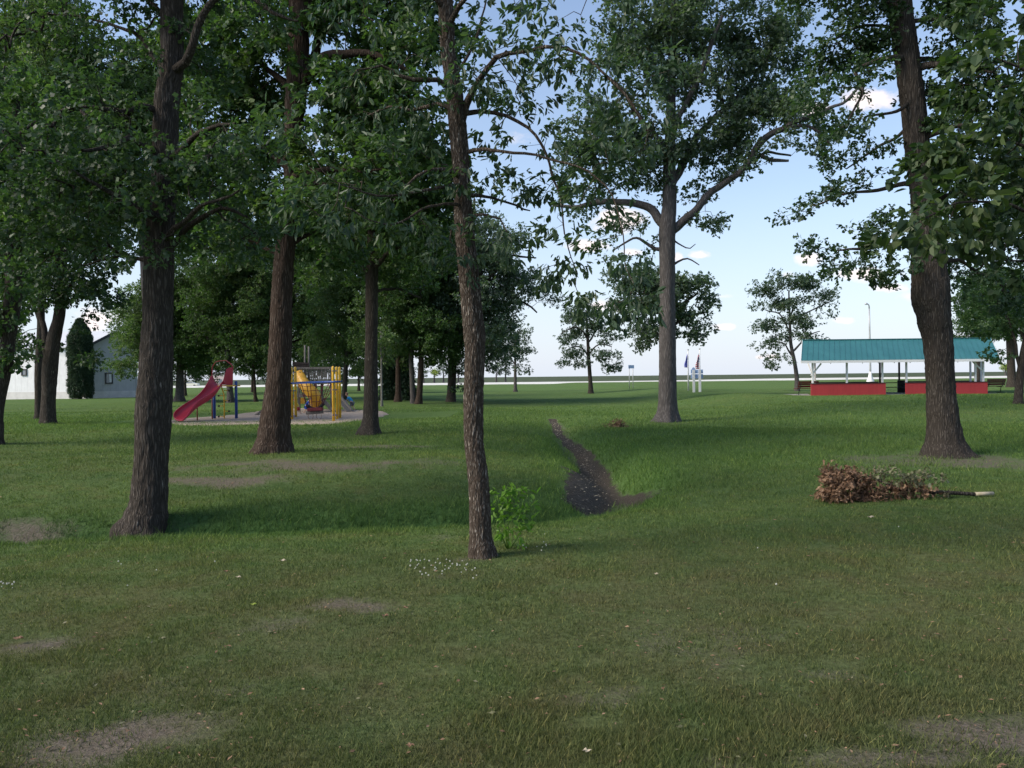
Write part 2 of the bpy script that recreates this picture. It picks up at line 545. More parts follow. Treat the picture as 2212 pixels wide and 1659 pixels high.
M['leaf_faded'] = mat_leaf('faded_leaf', (0.09, 0.095, 0.05), (0.15, 0.15, 0.075), (0.30, 0.28, 0.18), 0.2, (1.2, 1.1, 0.8), 0.7)
M['wood_grey'] = mat_wood('weathered_planks', (0.11, 0.10, 0.09), (0.25, 0.23, 0.21))
M['cutwood'] = mat_wood('cut_wood', (0.38, 0.32, 0.22), (0.55, 0.48, 0.36))
M['yellow'] = mat_plain('yellow_paint', (0.72, 0.42, 0.035), 0.45, 0.22, 5)
M['orange'] = mat_plain('yellow_plastic', (0.66, 0.34, 0.030), 0.4, 0.25, 3)
M['blue'] = mat_plain('blue_paint', (0.015, 0.055, 0.24), 0.4, 0.2, 5)
M['red_plastic'] = mat_plain('red_plastic', (0.40, 0.020, 0.040), 0.38, 0.22, 3)
M['red_steel'] = mat_plain('red_brown_steel', (0.22, 0.045, 0.028), 0.5, 0.3, 8)
M['maroon'] = mat_plain('maroon_rope', (0.13, 0.022, 0.028), 0.8, 0.3, 12)
M['rope'] = mat_plain('tan_rope', (0.24, 0.14, 0.095), 0.85, 0.3, 20)
M['black'] = mat_plain('black_rubber', (0.016, 0.016, 0.018), 0.7, 0.3, 8)
M['white'] = mat_plain('white_paint', (0.74, 0.74, 0.74), 0.5, 0.1, 4)
M['steel'] = mat_plain('galvanised_steel', (0.42, 0.43, 0.44), 0.45, 0.15, 5, metallic=0.3)
M['dark_metal'] = mat_plain('dark_metal', (0.03, 0.032, 0.035), 0.5, 0.2, 5)
M['bench_wood'] = mat_wood('bench_wood', (0.070, 0.022, 0.018), (0.14, 0.045, 0.035))
M['rail'] = mat_plain('dark_rail_paint', (0.045, 0.035, 0.035), 0.6, 0.3, 4)
M['red_board'] = mat_siding('red_boards', (0.42, 0.045, 0.050), 0.30, 0, 0.7, 0.035)
M['white_metal'] = mat_siding('white_ribbed_metal', (0.78, 0.78, 0.80), 0.9, 0, 0.82, 0.08)
M['grey_metal'] = mat_siding('grey_ribbed_metal', (0.30, 0.31, 0.33), 0.9, 1, 0.88, 0.08)
M['roof_metal'] = mat_plain('pale_metal_roof', (0.55, 0.56, 0.60), 0.4, 0.12, 1)
M['block'] = mat_plain('painted_block', (0.62, 0.60, 0.59), 0.8, 0.3, 1.5)
M['trim'] = mat_plain('dark_trim', (0.05, 0.05, 0.055), 0.6, 0.2, 3)
M['glass'] = mat_plain('window_glass', (0.20, 0.22, 0.25), 0.12, 0.1, 1, spec=0.8)
M['sign_blue'] = mat_plain('pale_blue_sign', (0.30, 0.42, 0.66), 0.5, 0.12, 2)
M['flag_blue'] = mat_plain('backlit_blue_cloth', (0.20, 0.22, 0.62), 0.8, 0.15, 3)  # blue made paler to stand for light coming through the cloth
M['skin'] = mat_plain('skin', (0.50, 0.30, 0.22), 0.6, 0.1, 10)
M['hair'] = mat_plain('sandy_hair', (0.20, 0.12, 0.065), 0.7, 0.3, 30)
M['cloth_cyan'] = mat_plain('bright_blue_cloth', (0.02, 0.26, 0.52), 0.8, 0.2, 9)
M['cloth_grey'] = mat_plain('grey_cloth', (0.13, 0.13, 0.15), 0.85, 0.2, 9)
M['cloth_red'] = mat_plain('red_cloth', (0.34, 0.03, 0.05), 0.85, 0.2, 9)
M['cloth_yellow'] = mat_plain('yellow_cloth', (0.55, 0.42, 0.05), 0.85, 0.2, 9)
M['cloth_blue'] = mat_plain('royal_blue_cloth', (0.03, 0.10, 0.42), 0.85, 0.2, 9)
M['petal'] = mat_plain('clover_petal', (0.40, 0.40, 0.34), 0.8, 0.1, 30)


def mat_greenroof():
    m, nt, out = ntree('green_metal_roof')
    co = obj_co(nt)
    f = noise(nt, co, 0.9, 4); f2 = noise(nt, mapping(nt, co, (4, 0.6, 1)), 1.0, 5, 0.7)
    c = ramp(nt, math_n(nt, 'ADD', math_n(nt, 'MULTIPLY', f, .5), math_n(nt, 'MULTIPLY', f2, .5)),
             [(0.3, (0.022, 0.115, 0.125)), (0.7, (0.040, 0.165, 0.170))])
    bsdf(nt, out, c, 0.42, None, 0.5)
    return m


M['green_roof'] = mat_greenroof()


def mat_flag():
    m, nt, out = ntree('striped_cloth')
    uv = nt.nodes.new('ShaderNodeUVMap'); uv.uv_map = 'uv'
    sep = nt.nodes.new('ShaderNodeSeparateXYZ'); nt.links.new(uv.outputs[0], sep.inputs[0])
    st = math_n(nt, 'FRACT', math_n(nt, 'MULTIPLY', sep.outputs[1], 6.5))
    s = math_n(nt, 'LESS_THAN', st, 0.5)
    c = mixc(nt, s, (0.70, 0.68, 0.70), (0.48, 0.05, 0.09))
    can = math_n(nt, 'MULTIPLY', math_n(nt, 'LESS_THAN', sep.outputs[0], 0.4), math_n(nt, 'GREATER_THAN', sep.outputs[1], 0.46))
    c = mixc(nt, can, c, (0.05, 0.06, 0.22))
    bsdf(nt, out, c, 0.8, None, 0.2)
    return m


M['flag_striped'] = mat_flag()

# ------------------------------------------------------------------ ground sheet
def patches_world():
    """bare or lush areas seen in the photo: (photo x, y, half width m, half depth m, strength)"""
    L = [(250, 1600, 0.62, 0.36, 1.0), (760, 1308, 0.5, 0.32, 0.9), (80, 1392, 0.40, 0.22, .8), (2180, 1600, 0.75, 0.36, 1.0), (1900, 1640, .9, .2, .8),
         (600, 1350, 0.5, 0.5, .5), (1550, 1380, 0.6, 0.5, .5), (1330, 1500, 0.5, 0.25, .55), (420, 1500, .6, .25, .45), (1850, 1450, .5, .2, .4),
         (480, 1040, 1.4, 0.6, 1.0), (640, 1005, 2.6, 1.0, 1.0), (800, 965, 3.0, 1.3, .85), (900, 1000, 1.6, 1.2, .6), (2060, 1000, 2.6, 1.8, .85),
         (1950, 985, 2.5, .8, .6), (70, 1155, 1.6, .35, .9), (940, 1165, 0.35, 0.3, .5), (960, 1245, .2, .2, .5), (1030, 1208, .35, .25, .7),
         (1180, 1190, .4, .4, .35), (1440, 915, 1.2, .9, .5), (350, 1130, .6, .4, .4), (700, 1150, .3, .2, .3)]
    out = []
    for px, py, a, b, s in L:
        p = ground(px, py); out.append((p[0], p[1], a, b, s))
    return out


PATCH = patches_world()


def fields(x, y):
    """bare, dry and lush amounts at a ground point; lush also raises the green of the far lawn"""
    bare = np.zeros_like(x)
    wx = 0.45 * vnoise(x * 1.1, y * 1.1, 0, 61) + 0.2 * vnoise(x * 3.3, y * 3.3, 0, 62); wy = 0.45 * vnoise(x * 1.1, y * 1.1, 0, 63) + 0.2 * vnoise(x * 3.3, y * 3.3, 0, 64)
    for cx, cy, a, b, s in PATCH:
        d = np.sqrt(((x - cx) / a + wx) ** 2 + ((y - cy) / b + wy) ** 2)
        bare = np.maximum(bare, 1.05 * s * (1 - sstep(0.1, 1.5, d)))
    d, t = polydist(x, y, DITCH)
    onm = sstep(0, 1.0, x) * sstep(13.5, 15, y) * (1 - sstep(36, 39, y))
    bare = np.maximum(bare, onm * (1 - sstep(0.15, 0.6, d)) * 0.6)
    near = 1 - sstep(6.5, 12.5, y - 0.1 * x)
    dry = 0.62 * near + 0.30 * (1 - near) * sstep(13.0, 22, y) * (1 - sstep(24, 36, y)) * sstep(-2, -6, x)
    dry = dry - 0.15 * np.exp(-((x + 0.4) / 0.7) ** 2 - ((y - 6.6) / 1.2) ** 2) + 0.1 * np.exp(-((x - 1.6) / 1.2) ** 2 - ((y - 8) / 1.0) ** 2)
    lush = np.exp(-((d - 0.5) / 0.9) ** 2) * sstep(-9, -3, x) * 0.9 * (1 - sstep(24, 34, y)) + 0.75 * sstep(13, 24, y + 0.3 * x) * (0.75 + 0.25 * vnoise(x / 5, y / 7, 0, 71))
    return bare, np.clip(dry, 0, 1), np.clip(lush, 0, 1)


def ditch_grass_amount(x, y):
    """taller, darker green grass along the bottom and far bank of the ditch"""
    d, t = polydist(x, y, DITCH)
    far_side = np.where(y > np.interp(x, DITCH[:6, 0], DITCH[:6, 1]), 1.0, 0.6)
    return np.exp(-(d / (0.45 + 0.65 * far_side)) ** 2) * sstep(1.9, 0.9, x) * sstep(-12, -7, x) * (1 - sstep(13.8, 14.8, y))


def axis_pts(fine_lo, fine_hi, step, far_lo, far_hi, ratio=1.07):
    a = list(np.arange(fine_lo, fine_hi + 1e-6, step))
    s = step; v = a[-1]
    while v < far_hi:
        s *= ratio; v += s; a.append(v)
    s = step; v = a[0]; lo = []
    while v > far_lo:
        s *= ratio; v -= s; lo.append(v)
    return np.array(lo[::-1] + a)


def grid_faces(nx, ny):
    i = np.arange(ny - 1)[:, None] * nx + np.arange(nx - 1)[None, :]
    i = i.ravel()
    return np.stack([i, i + 1, i + 1 + nx, i + nx], 1)


def add_attr(me, name, vals):
    a = me.attributes.new(name, 'FLOAT', 'POINT'); a.data.foreach_set('value', np.ascontiguousarray(vals, dtype=np.float32))


# muddy bed of the dry ditch
def build_mud():
    pts = [ground(px, py)[:2] for px, py in [(1193, 907), (1203, 920), (1203, 938), (1222, 952), (1236, 966), (1262, 984), (1266, 1008), (1284, 1032), (1285, 1055), (1268, 1078), (1238, 1096)]]
    wid = [0.20, 0.24, 0.22, 0.24, 0.26, 0.24, 0.32, 0.42, 0.62, 0.52, 0.25]
    P = np.array(pts); L = np.r_[0, np.cumsum(np.hypot(*np.diff(P, axis=0).T))]
    t = np.arange(0, L[-1], 0.12)
    C = np.stack([np.interp(t, L, P[:, 0]), np.interp(t, L, P[:, 1])], 1)
    for _ in range(3): C[1:-1] = (C[:-2] + 2 * C[1:-1] + C[2:]) / 4
    w = np.interp(t, L, wid)
    T = norm(np.gradient(C, axis=0)); Nn = np.stack([T[:, 1], -T[:, 0]], 1)
    w = w * 0.72; m = 13; V = []
    wl = w * (1 + 0.45 * vnoise(t / 0.9, 0 * t, 0, 11)); wr = w * (1 + 0.45 * vnoise(t / 0.9, 0 * t, 0, 12))
    for j in range(m):
        s = -1 + 2 * j / (m - 1)
        ww = np.where(s < 0, wl, wr)
        q = C + Nn * (s * ww)[:, None]
        z = hgt(q[:, 0], q[:, 1]) + 0.02 * (1 - s ** 4) - 0.012 + 0.012 * vnoise(q[:, 0] * 9, q[:, 1] * 9, 0, 4)
        V.append(np.column_stack([q, z]))
    V = np.stack(V, 1).reshape(-1, 3)
    me = fast_mesh('path', V, grid_faces(m, len(t)), True)
    o = new_obj('path', me, None, M['mud']); tag(o, kind='structure')
    return C, w / 0.72


MUDC, MUDW = build_mud()
MUDA, MUDB = ground(1300, 1064), ground(1440, 1061)
MUDR = abs(ground(1370, 1046)[1] - ground(1370, 1078)[1]) / 2 * 1.6 + .1


def mud_amount(x, y):
    dd, tt = polydist(x, y, MUDC[::3])
    mw = np.interp(tt, np.linspace(0, np.hypot(*np.diff(MUDC[::3], axis=0).T).sum(), len(MUDW)), MUDW)
    s = 1 - sstep(0.55, 1.35, dd / mw)
    t = (x - MUDA[0]) / (MUDB[0] - MUDA[0])
    q = np.maximum(np.abs(y - (MUDA[1] + (MUDB[1] - MUDA[1]) * np.clip(t, 0, 1))) / (MUDR * (1.1 - 0.5 * np.clip(t, 0, 1))), np.maximum(t - .1, -t) * 1.0)
    return np.maximum(s, 0.85 * (1 - sstep(0.45, 1.25, q)))


def build_ground():
    xs = axis_pts(-14, 16, 0.2, -3500, 3500)
    ys = axis_pts(1.5, 40, 0.2, -60, 6000)
    X, Y = np.meshgrid(xs, ys)
    x = X.ravel(); y = Y.ravel()
    z = hgt(x, y)
    me = fast_mesh('ground', np.stack([x, y, z], 1), grid_faces(len(xs), len(ys)), True)
    b, d, l = fields(x, y)
    add_attr(me, 'bare', b); add_attr(me, 'dry', d); add_attr(me, 'lush', l)
    add_attr(me, 'mud', mud_amount(x, y)); add_attr(me, 'ditch_grass', ditch_grass_amount(x, y))
    o = new_obj('ground', me, None, M['ground'])
    tag(o, kind='structure')


build_ground()


def ground_patch(name, mat, outline, step, lift, kind='structure', centre=None, wob=0.12):
    """thin sheet following the ground inside a wobbly outline"""
    P = np.array(outline, float); c = P.mean(0)
    n = 140
    seg = np.vstack([P, P[:1]]); L = np.r_[0, np.cumsum(np.hypot(*np.diff(seg, axis=0).T))]
    t = np.linspace(0, L[-1], n, endpoint=False)
    E = np.stack([np.interp(t, L, seg[:, 0]), np.interp(t, L, seg[:, 1])], 1)
    for _ in range(3):
        E = (np.roll(E, 1, 0) + 2 * E + np.roll(E, -1, 0)) / 4
    r = np.hypot(*(E - c).T)
    E = c + (E - c) * (1 + wob / r * vnoise(E[:, 0] * 1.7, E[:, 1] * 1.7, 0, 3) * 3)[:, None]
    rings = max(4, int(r.max() / step))
    vs = [];
    for k in range(1, rings + 1):
        q = c + (E - c) * (k / rings)
        vs.append(q)
    V = np.vstack([c[None]] + vs)
    z = hgt(V[:, 0], V[:, 1]) + lift
    z[-n:] -= lift + 0.02
    V = np.column_stack([V, z])
    f4 = []
    for k in range(rings - 1):
        a = 1 + k * n + np.arange(n); b = 1 + k * n + (np.arange(n) + 1) % n
        f4.append(np.stack([a, a + n, b + n, b], 1))
    f3 = np.stack([np.zeros(n, int), 1 + np.arange(n), 1 + (np.arange(n) + 1) % n], 1)
    me = fast_mesh(name, V, [f3, np.vstack(f4)], True)
    o = new_obj(name, me, None, mat); tag(o, kind=kind)
    return o


# sand of the playground
sp = [ground(px, py)[:2] for px, py in [(345, 913), (372, 919), (430, 920), (560, 917), (640, 918), (720, 917), (790, 909), (835, 897), (842, 890), (790, 887),
                                        (700, 885), (620, 883), (560, 889), (480, 900), (390, 906)]]
ground_patch('sand', M['sand'], sp, 0.4, 0.05)





# ------------------------------------------------------------------ grass blades
def build_grass():
    rng = np.random.default_rng(5)
    N0 = 1150000
    # density falls with distance; blades get a little bigger so the turf stays closed
    u = rng.random(N0)
    y0, y1 = 3.4, 78.0
    y = y0 * (y1 / y0) ** (u ** 1.28)
    x = (rng.random(N0) * 2 - 1) * (y * 0.70 + 2.4)
    bare, dry, lush = fields(x, y)
    keep = rng.random(N0) > 1.25 * sstep(0.1, 0.75, mud_amount(x, y) + 0.4 * vnoise(x * 2.2, y * 2.2, 0, 27) + 0.3 * vnoise(x * 7, y * 7, 0, 28))
    nb = vnoise(x * 2.4, y * 2.4, 0, 21) * 0.35 + vnoise(x * 9, y * 9, 0, 22) * 0.2
    keep &= rng.random(N0) > np.clip((bare + nb * (bare > 0.02) - 0.12) * 1.15, 0, 0.88)
    # thin worn turf in the dry zone
    keep &= rng.random(N0) > np.clip(0.75 * dry * (0.7 + vnoise(x * 1.3, y * 1.3, 0, 23)), 0, 0.8)
    keep &= ~((np.abs(x + 11.0) < 8.0) & (np.abs(y - 41.0) < 4.0))
    keep &= ~((x > 17) & (x < 37.5) & (y > 53.7) & (y < 60.5))
    keep &= rng.random(N0) > sstep(38, 78, y)
    x, y, bare, dry, lush = x[keep], y[keep], bare[keep], dry[keep], lush[keep]
    n = len(x)
    z = hgt(x, y) - 0.004
    sc_ = np.clip((y / 7.0), 0.8, 6) ** 0.62
    h = (0.022 + 0.022 * rng.random(n) + 0.055 * lush * (0.5 + rng.random(n))) * (1 + 0.3 * vnoise(x * 0.9, y * 0.9, 0, 24) + 0.35 * vnoise(x * 4, y * 4, 0, 25))
    ditch_grass = ditch_grass_amount(x, y)
    h = h + 0.09 * ditch_grass * (0.4 + rng.random(n))
    h *= np.where(rng.random(n) > 0.985, 1.9, 1.0) * (0.75 + 0.25 * sc_) * (1 - 0.55 * sstep(25, 70, y))
    w = 0.0034 * sc_ * (0.7 + 0.6 * rng.random(n))
    a = rng.random(n) * 2 * PI
    lean = (0.25 + 0.75 * rng.random(n)) * h
    la = rng.random(n) * 2 * PI
    base = np.stack([x, y, z], 1)
    s = np.stack([np.cos(a), np.sin(a), 0 * a], 1) * w[:, None]
    tip = base + np.stack([np.cos(la) * lean, np.sin(la) * lean, h], 1)
    mid = base + np.stack([np.cos(la) * lean * .3, np.sin(la) * lean * .3, h * 0.6], 1)
    near = y < 9
    V = np.empty((n, 3, 3)); V[:, 0] = base - s; V[:, 1] = base + s; V[:, 2] = tip
    F = np.arange(n * 3).reshape(n, 3)
    me = fast_mesh('grass', V.reshape(-1, 3), F)
    add_attr(me, 'dry', np.repeat(dry, 3)); add_attr(me, 'lush', np.repeat(lush, 3)); add_attr(me, 'ditch_grass', np.repeat(ditch_grass, 3))
    o = new_obj('grass', me, None, M['blade']); tag(o, 'short mown grass covering the park lawn', 'grass', kind='stuff')


build_grass()


def flat_bits(name, n, region, mats, size, label, cat, seed, flip=0.5):
    """many tiny pieces lying on the turf"""
    rng = np.random.default_rng(seed)
    x, y = region(rng, n)
    z = hgt(x, y) + 0.022
    a = rng.random(len(x)) * 2 * PI
    L = size[0] + (size[1] - size[0]) * rng.random(len(x)) ** 2
    L = L * np.clip(y / 8, 0.8, 3) ** 0.5
    w = L * (0.12 + 0.5 * rng.random(len(x)))
    d = np.stack([np.cos(a), np.sin(a), (rng.random(len(x)) - .5) * flip], 1); s = np.stack([-np.sin(a), np.cos(a), (rng.random(len(x)) - .5) * flip], 1)
    c = np.stack([x, y, z], 1)
    V = np.stack([c - d * L[:, None] / 2, c - s * w[:, None] / 2 + [0, 0, .004], c + d * L[:, None] / 2, c + s * w[:, None] / 2], 1)
    me = fast_mesh(name, V.reshape(-1, 3), np.arange(len(x) * 4).reshape(-1, 4))
    o = new_obj(name, me, None, mats); tag(o, label, cat, kind='stuff')
    return o


def reg_near(rng, n):
    y = 3.8 * (18 / 3.8) ** rng.random(n); x = (rng.random(n) * 2 - 1) * y * 0.68
    b, d, l = fields(x, y)
    k = rng.random(n) < 0.25 + 0.75 * b + 0.2 * d
    return x[k], y[k]


def reg_mud(rng, n):
    k = rng.integers(0, len(MUDC), n)
    p = MUDC[k] + rng.normal(0, 1, (n, 2)) * (MUDW[k] * 0.5)[:, None]
    q = np.array([(-9 + 5 * rng.random(), 0) for _ in range(n // 4)]) if False else p
    return q[:, 0], q[:, 1]


flat_bits('leaf_litter', 5200, reg_near, M['leaf_dead'], (0.008, 0.05), 'scraps of dry leaf and twig scattered over the near lawn', 'leaf litter', 31)
flat_bits('wood_chips', 900, reg_mud, M['cutwood'], (0.01, 0.055), 'pale chips and dry leaf scraps lying on the muddy ditch bed', 'litter', 32)
flat_bits('straw_bits', 1500, reg_near, M['leaf_faded'], (0.01, 0.05), 'bits of faded straw lying in the short grass', 'straw', 33)


# white clover heads
def build_clover():
    rng = np.random.default_rng(8)
    mb = MB(); st = []
    spots = [(885, 1010, 1220, 1258, 46), (1120, 1182, 1160, 1205, 9), (0, 36, 1270, 1284, 9), (1020, 1032, 1240, 1262, 4), (240, 560, 1180, 1300, 5), (1200, 2100, 1100, 1400, 3)]
    for x0, x1, y0, y1, n in spots:
        for _ in range(n):
            p = ground(x0 + (x1 - x0) * rng.random(), y0 + (y1 - y0) * rng.random())
            h = 0.05 + 0.04 * rng.random()
            mb.ball(p + (0, 0, h), 0.006 + 0.005 * rng.random(), 6)
    o = mb.build('clover_flowers', M['petal'])
    tag(o, 'small white clover flowers in patches beside the slim ash trunk', 'clover', kind='stuff')


build_clover()


def fallen_leaf(px, py, size, mat, label, ang):
    p = ground(px, py)
    rng = np.random.default_rng(int(px))
    n = 14; V = [(0, 0, 0.012)]
    for i in range(n):
        a = 2 * PI * i / n
        r = size * (0.62 + 0.38 * abs(math.cos(2.5 * a)) + 0.1 * rng.random()) * (1.0 if i % 2 else 0.72)
        V.append((r * math.cos(a + ang), 0.7 * r * math.sin(a + ang), 0.006 + 0.35 * size * abs(math.sin(a * 1.5 + ang)) + 0.01 * rng.random()))
    F = np.array([(0, 1 + i, 1 + (i + 1) % n) for i in range(n)])
    me = fast_mesh('fallen_leaf', np.array(V), F)
    o = new_obj('fallen_leaf', me, None, mat, p + (0, 0, 0.03))
    so = o.modifiers.new('thick', 'SOLIDIFY'); so.thickness = 0.0015
    tag(o, label, 'leaf', 'dead leaves lying on the lawn')


for a in [(1882, 1124, .055, 'cutwood', 'pale tan curled leaf on the grass in front of the brown brush pile', .3),
          (548, 1318, .030, 'leaf_yellow', 'small bright yellow leaf on the left foreground lawn', 1.1),
          (490, 1243, .035, 'leaf_dead', 'upright reddish brown leaf on the lawn left of the clover', 2.),
          (515, 1256, .034, 'cutwood', 'cream coloured leaf lying just right of an upright brown leaf', .7),
          (612, 1220, .040, 'cutwood', 'cream leaf lying in line with the foot of the slim ash, to its left', 1.9),
          (877, 1326, .030, 'leaf_dead', 'brown leaf near the small gravelly bare patch, right edge', 2.7),
          (832, 1344, .034, 'leaf_dead', 'brown leaf just below the small gravelly bare patch', .2),
          (40, 1394, .045, 'leaf_dead', 'orange brown leaf beside the bare patch at the left edge of the lawn', 1.4),
          (887, 1630, .026, 'leaf_dead', 'orange brown leaf at the very bottom of the lawn', .9),
          (1268, 1642, .026, 'cutwood', 'pale upright leaf scrap at the bottom edge right of centre', 2.2),
          (1418, 1251, .026, 'cutwood', 'white scrap of leaf on the dry olive grass right of the ash', .5),
          (1062, 1560, .030, 'leaf_faded', 'faded green grey leaf on the bottom centre lawn', 1.),
          (1984, 1125, .030, 'leaf_faded', 'dull leaf scrap to the right of the pale tan curled leaf', 1.),
          (352, 1395, .032, 'leaf_faded', 'faded leaf on the left foreground between bare patches', 1.6)]:
    fallen_leaf(a[0], a[1], a[2], M[a[3]], a[4], a[5])

# road across the field, on a low bank whose side faces the park
def build_road():
    xs = np.arange(-420, 620, 8.0)
    V = []
    prof = [(-7.0, -0.05), (-5.2, 0.30), (-4.0, 0.42), (4.0, 0.42), (7.5, 0.0)]
    for px_, dz in prof:
        yy = 205 + px_ + 0.0 * xs - 14 * sstep(-60, -200, xs)
        z = hgt(xs, yy) * 0 + 0.16 + dz + 0.25 * sstep(30, 80, xs)
        V.append(np.stack([xs, yy, z], 1))
    V = np.stack(V, 0).reshape(-1, 3)
    me = fast_mesh('road', V, grid_faces(len(xs), len(prof)))
    o = new_obj('road', me, None, M['road']); tag(o, kind='structure')


build_road()

# ------------------------------------------------------------------ trees
def resample(pts, rad, step):
    pts = np.array(pts, float); rad = np.array(rad, float)
    if len(pts) < 3:
        L = np.r_[0, np.cumsum(np.linalg.norm(np.diff(pts, axis=0), axis=1))]
        n = max(2, int(L[-1] / step) + 1); t = np.linspace(0, L[-1], n)
        return np.stack([np.interp(t, L, pts[:, k]) for k in range(3)], 1), np.interp(t, L, rad)
    Q = []; Rr = []
    for i in range(len(pts) - 1):
        p0 = pts[max(i - 1, 0)]; p1 = pts[i]; p2 = pts[i + 1]; p3 = pts[min(i + 2, len(pts) - 1)]
        n = max(1, int(np.linalg.norm(p2 - p1) / step))
        for k in range(n):
            t = k / n
            Q.append(0.5 * ((2 * p1) + (-p0 + p2) * t + (2 * p0 - 5 * p1 + 4 * p2 - p3) * t * t + (-p0 + 3 * p1 - 3 * p2 + p3) * t ** 3))
            Rr.append(rad[i] + (rad[i + 1] - rad[i]) * (t * t * (3 - 2 * t)))
    Q.append(pts[-1]); Rr.append(rad[-1])
    return np.array(Q), np.array(Rr)


def tube_np(pts, rad, sides, disp=None, flare=None, seed=0, sink=0.0):
    """swept tube with optional bark relief; returns verts, faces"""
    n = len(pts)
    T = norm(np.gradient(pts, axis=0))
    U = np.zeros_like(T); ref = np.array([1.0, 0.05, 0]) if abs(T[0][0]) < 0.9 else np.array([0, 1.0, 0])
    for i in range(n):
        u = ref - T[i] * np.dot(ref, T[i]); u = u / (np.linalg.norm(u) + 1e-9); U[i] = u; ref = u
    Wv = np.cross(T, U)
    a = np.linspace(0, 2 * PI, sides, endpoint=False)
    L = np.r_[0, np.cumsum(np.linalg.norm(np.diff(pts, axis=0), axis=1))]
    rr = np.repeat(rad[:, None], sides, 1)
    ca, sa = np.cos(a), np.sin(a)
    if flare is not None:
        h0, amt, k = flare
        f = np.exp(-np.maximum(L - sink, 0) / h0)[:, None]
        rr = rr * (1 + amt * f * (0.45 + 0.55 * np.cos(k * a + seed) * np.cos(1.7 * a + seed * 2))[None, :])
    lump = vnoise(ca[None, :] * 1.3 + 0 * rr, sa[None, :] * 1.3 + 0 * rr, (L[:, None] / (rad.max() * 3)) + 0 * rr, seed + 7)
    rr = rr * (1 + 0.06 * lump)
    if disp:
        amp, fr = disp
        R0 = rad[:, None]
        wx = vnoise(ca[None, :] * 2, sa[None, :] * 2, L[:, None] * 3 + 0 * rr, seed + 1) * 0.5
        b = vnoise(ca[None, :] * R0 * fr + wx, sa[None, :] * R0 * fr + wx, L[:, None] * fr * 0.16 + 0 * rr, seed + 2)
        b2 = vnoise(ca[None, :] * R0 * fr * 2.1 + wx, sa[None, :] * R0 * fr * 2.1, L[:, None] * fr * 0.4 + 0 * rr, seed + 3)
        rr = rr + amp * (1 - np.abs(b) * 2.6) + amp * 0.5 * b2
    V = pts[:, None, :] + rr[:, :, None] * (ca[None, :, None] * U[:, None, :] + sa[None, :, None] * Wv[:, None, :])
    i = np.arange(n - 1)[:, None] * sides; j = np.arange(sides)[None, :]; j2 = (j + 1) % sides
    F = np.stack([i + j, i + j2, i + j2 + sides, i + j + sides], 2).reshape(-1, 4)
    return V.reshape(-1, 3), F


def seg_prisms(A, B, ra, rb, n=4):
    """one small prism per segment, vectorised"""
    T = norm(B - A); ref = np.where(np.abs(T[:, 2:3]) < 0.9, np.array([[0, 0, 1.0]]), np.array([[1.0, 0, 0]]))
    U = norm(np.cross(T, ref)); Wv = np.cross(T, U)
    a = np.linspace(0, 2 * PI, n, endpoint=False)
    ring = np.cos(a)[None, :, None] * U[:, None, :] + np.sin(a)[None, :, None] * Wv[:, None, :]
    V = np.concatenate([A[:, None] + ring * ra[:, None, None], B[:, None] + ring * rb[:, None, None]], 1)
    m = len(A); j = np.arange(n); j2 = (j + 1) % n
    F = (np.arange(m)[:, None, None] * 2 * n + np.stack([j, j2, j2 + n, j + n], 1)[None]).reshape(-1, 4)
    return V.reshape(-1, 3), F


def leaf_geo(C, D, Nn, L, Wd, shape):
    """C base points, D leaf directions, Nn normals"""
    S = norm(np.cross(D, Nn)); Nn = np.cross(S, D)
    L = L[:, None]; Wd = Wd[:, None]; m = len(C)
    if shape == 'fine':      # 6-point blade folded on its midrib
        V = np.stack([C, C + D * L * .30 + S * Wd * .42 + Nn * Wd * .15, C + D * L * .68 + S * Wd * .40 + Nn * Wd * .12 - Nn * L * .03,
                      C + D * L - Nn * L * .10, C + D * L * .68 - S * Wd * .40 + Nn * Wd * .12 - Nn * L * .03, C + D * L * .30 - S * Wd * .42 + Nn * Wd * .15], 1)
        b = np.arange(m)[:, None] * 6
        F = np.concatenate([b + np.array([[0, 1, 2, 3]]), b + np.array([[0, 3, 4, 5]])], 0)
    elif shape == 'lobed':   # oak-like outline: waisted blade, wide towards the tip
        V = np.stack([C, C + D * L * .30 + S * Wd * .34, C + D * L * .47 + S * Wd * .18 + Nn * Wd * .1, C + D * L * .72 + S * Wd * .52, C + D * L - Nn * L * .08,
                      C + D * L * .72 - S * Wd * .52, C + D * L * .47 - S * Wd * .18 + Nn * Wd * .1, C + D * L * .30 - S * Wd * .34], 1)
        b = np.arange(m)[:, None] * 8
        F = [b + np.array([[0, 1, 2]]), b + np.array([[0, 6, 7]]), b + np.array([[0, 2, 6]])]
        F = [np.concatenate(F, 0), np.concatenate([b + np.array([[2, 3, 4, 4]])[:, :3], b + np.array([[2, 4, 6]]), b + np.array([[4, 5, 6]])], 0)]
        F = np.concatenate(F, 0)
    else:                    # simple 4-point blade
        V = np.stack([C, C + D * L * .5 + S * Wd * .5 + Nn * Wd * .12, C + D * L, C + D * L * .5 - S * Wd * .5 + Nn * Wd * .12], 1)
        F = np.arange(m * 4).reshape(m, 4)
    return V.reshape(-1, 3), F


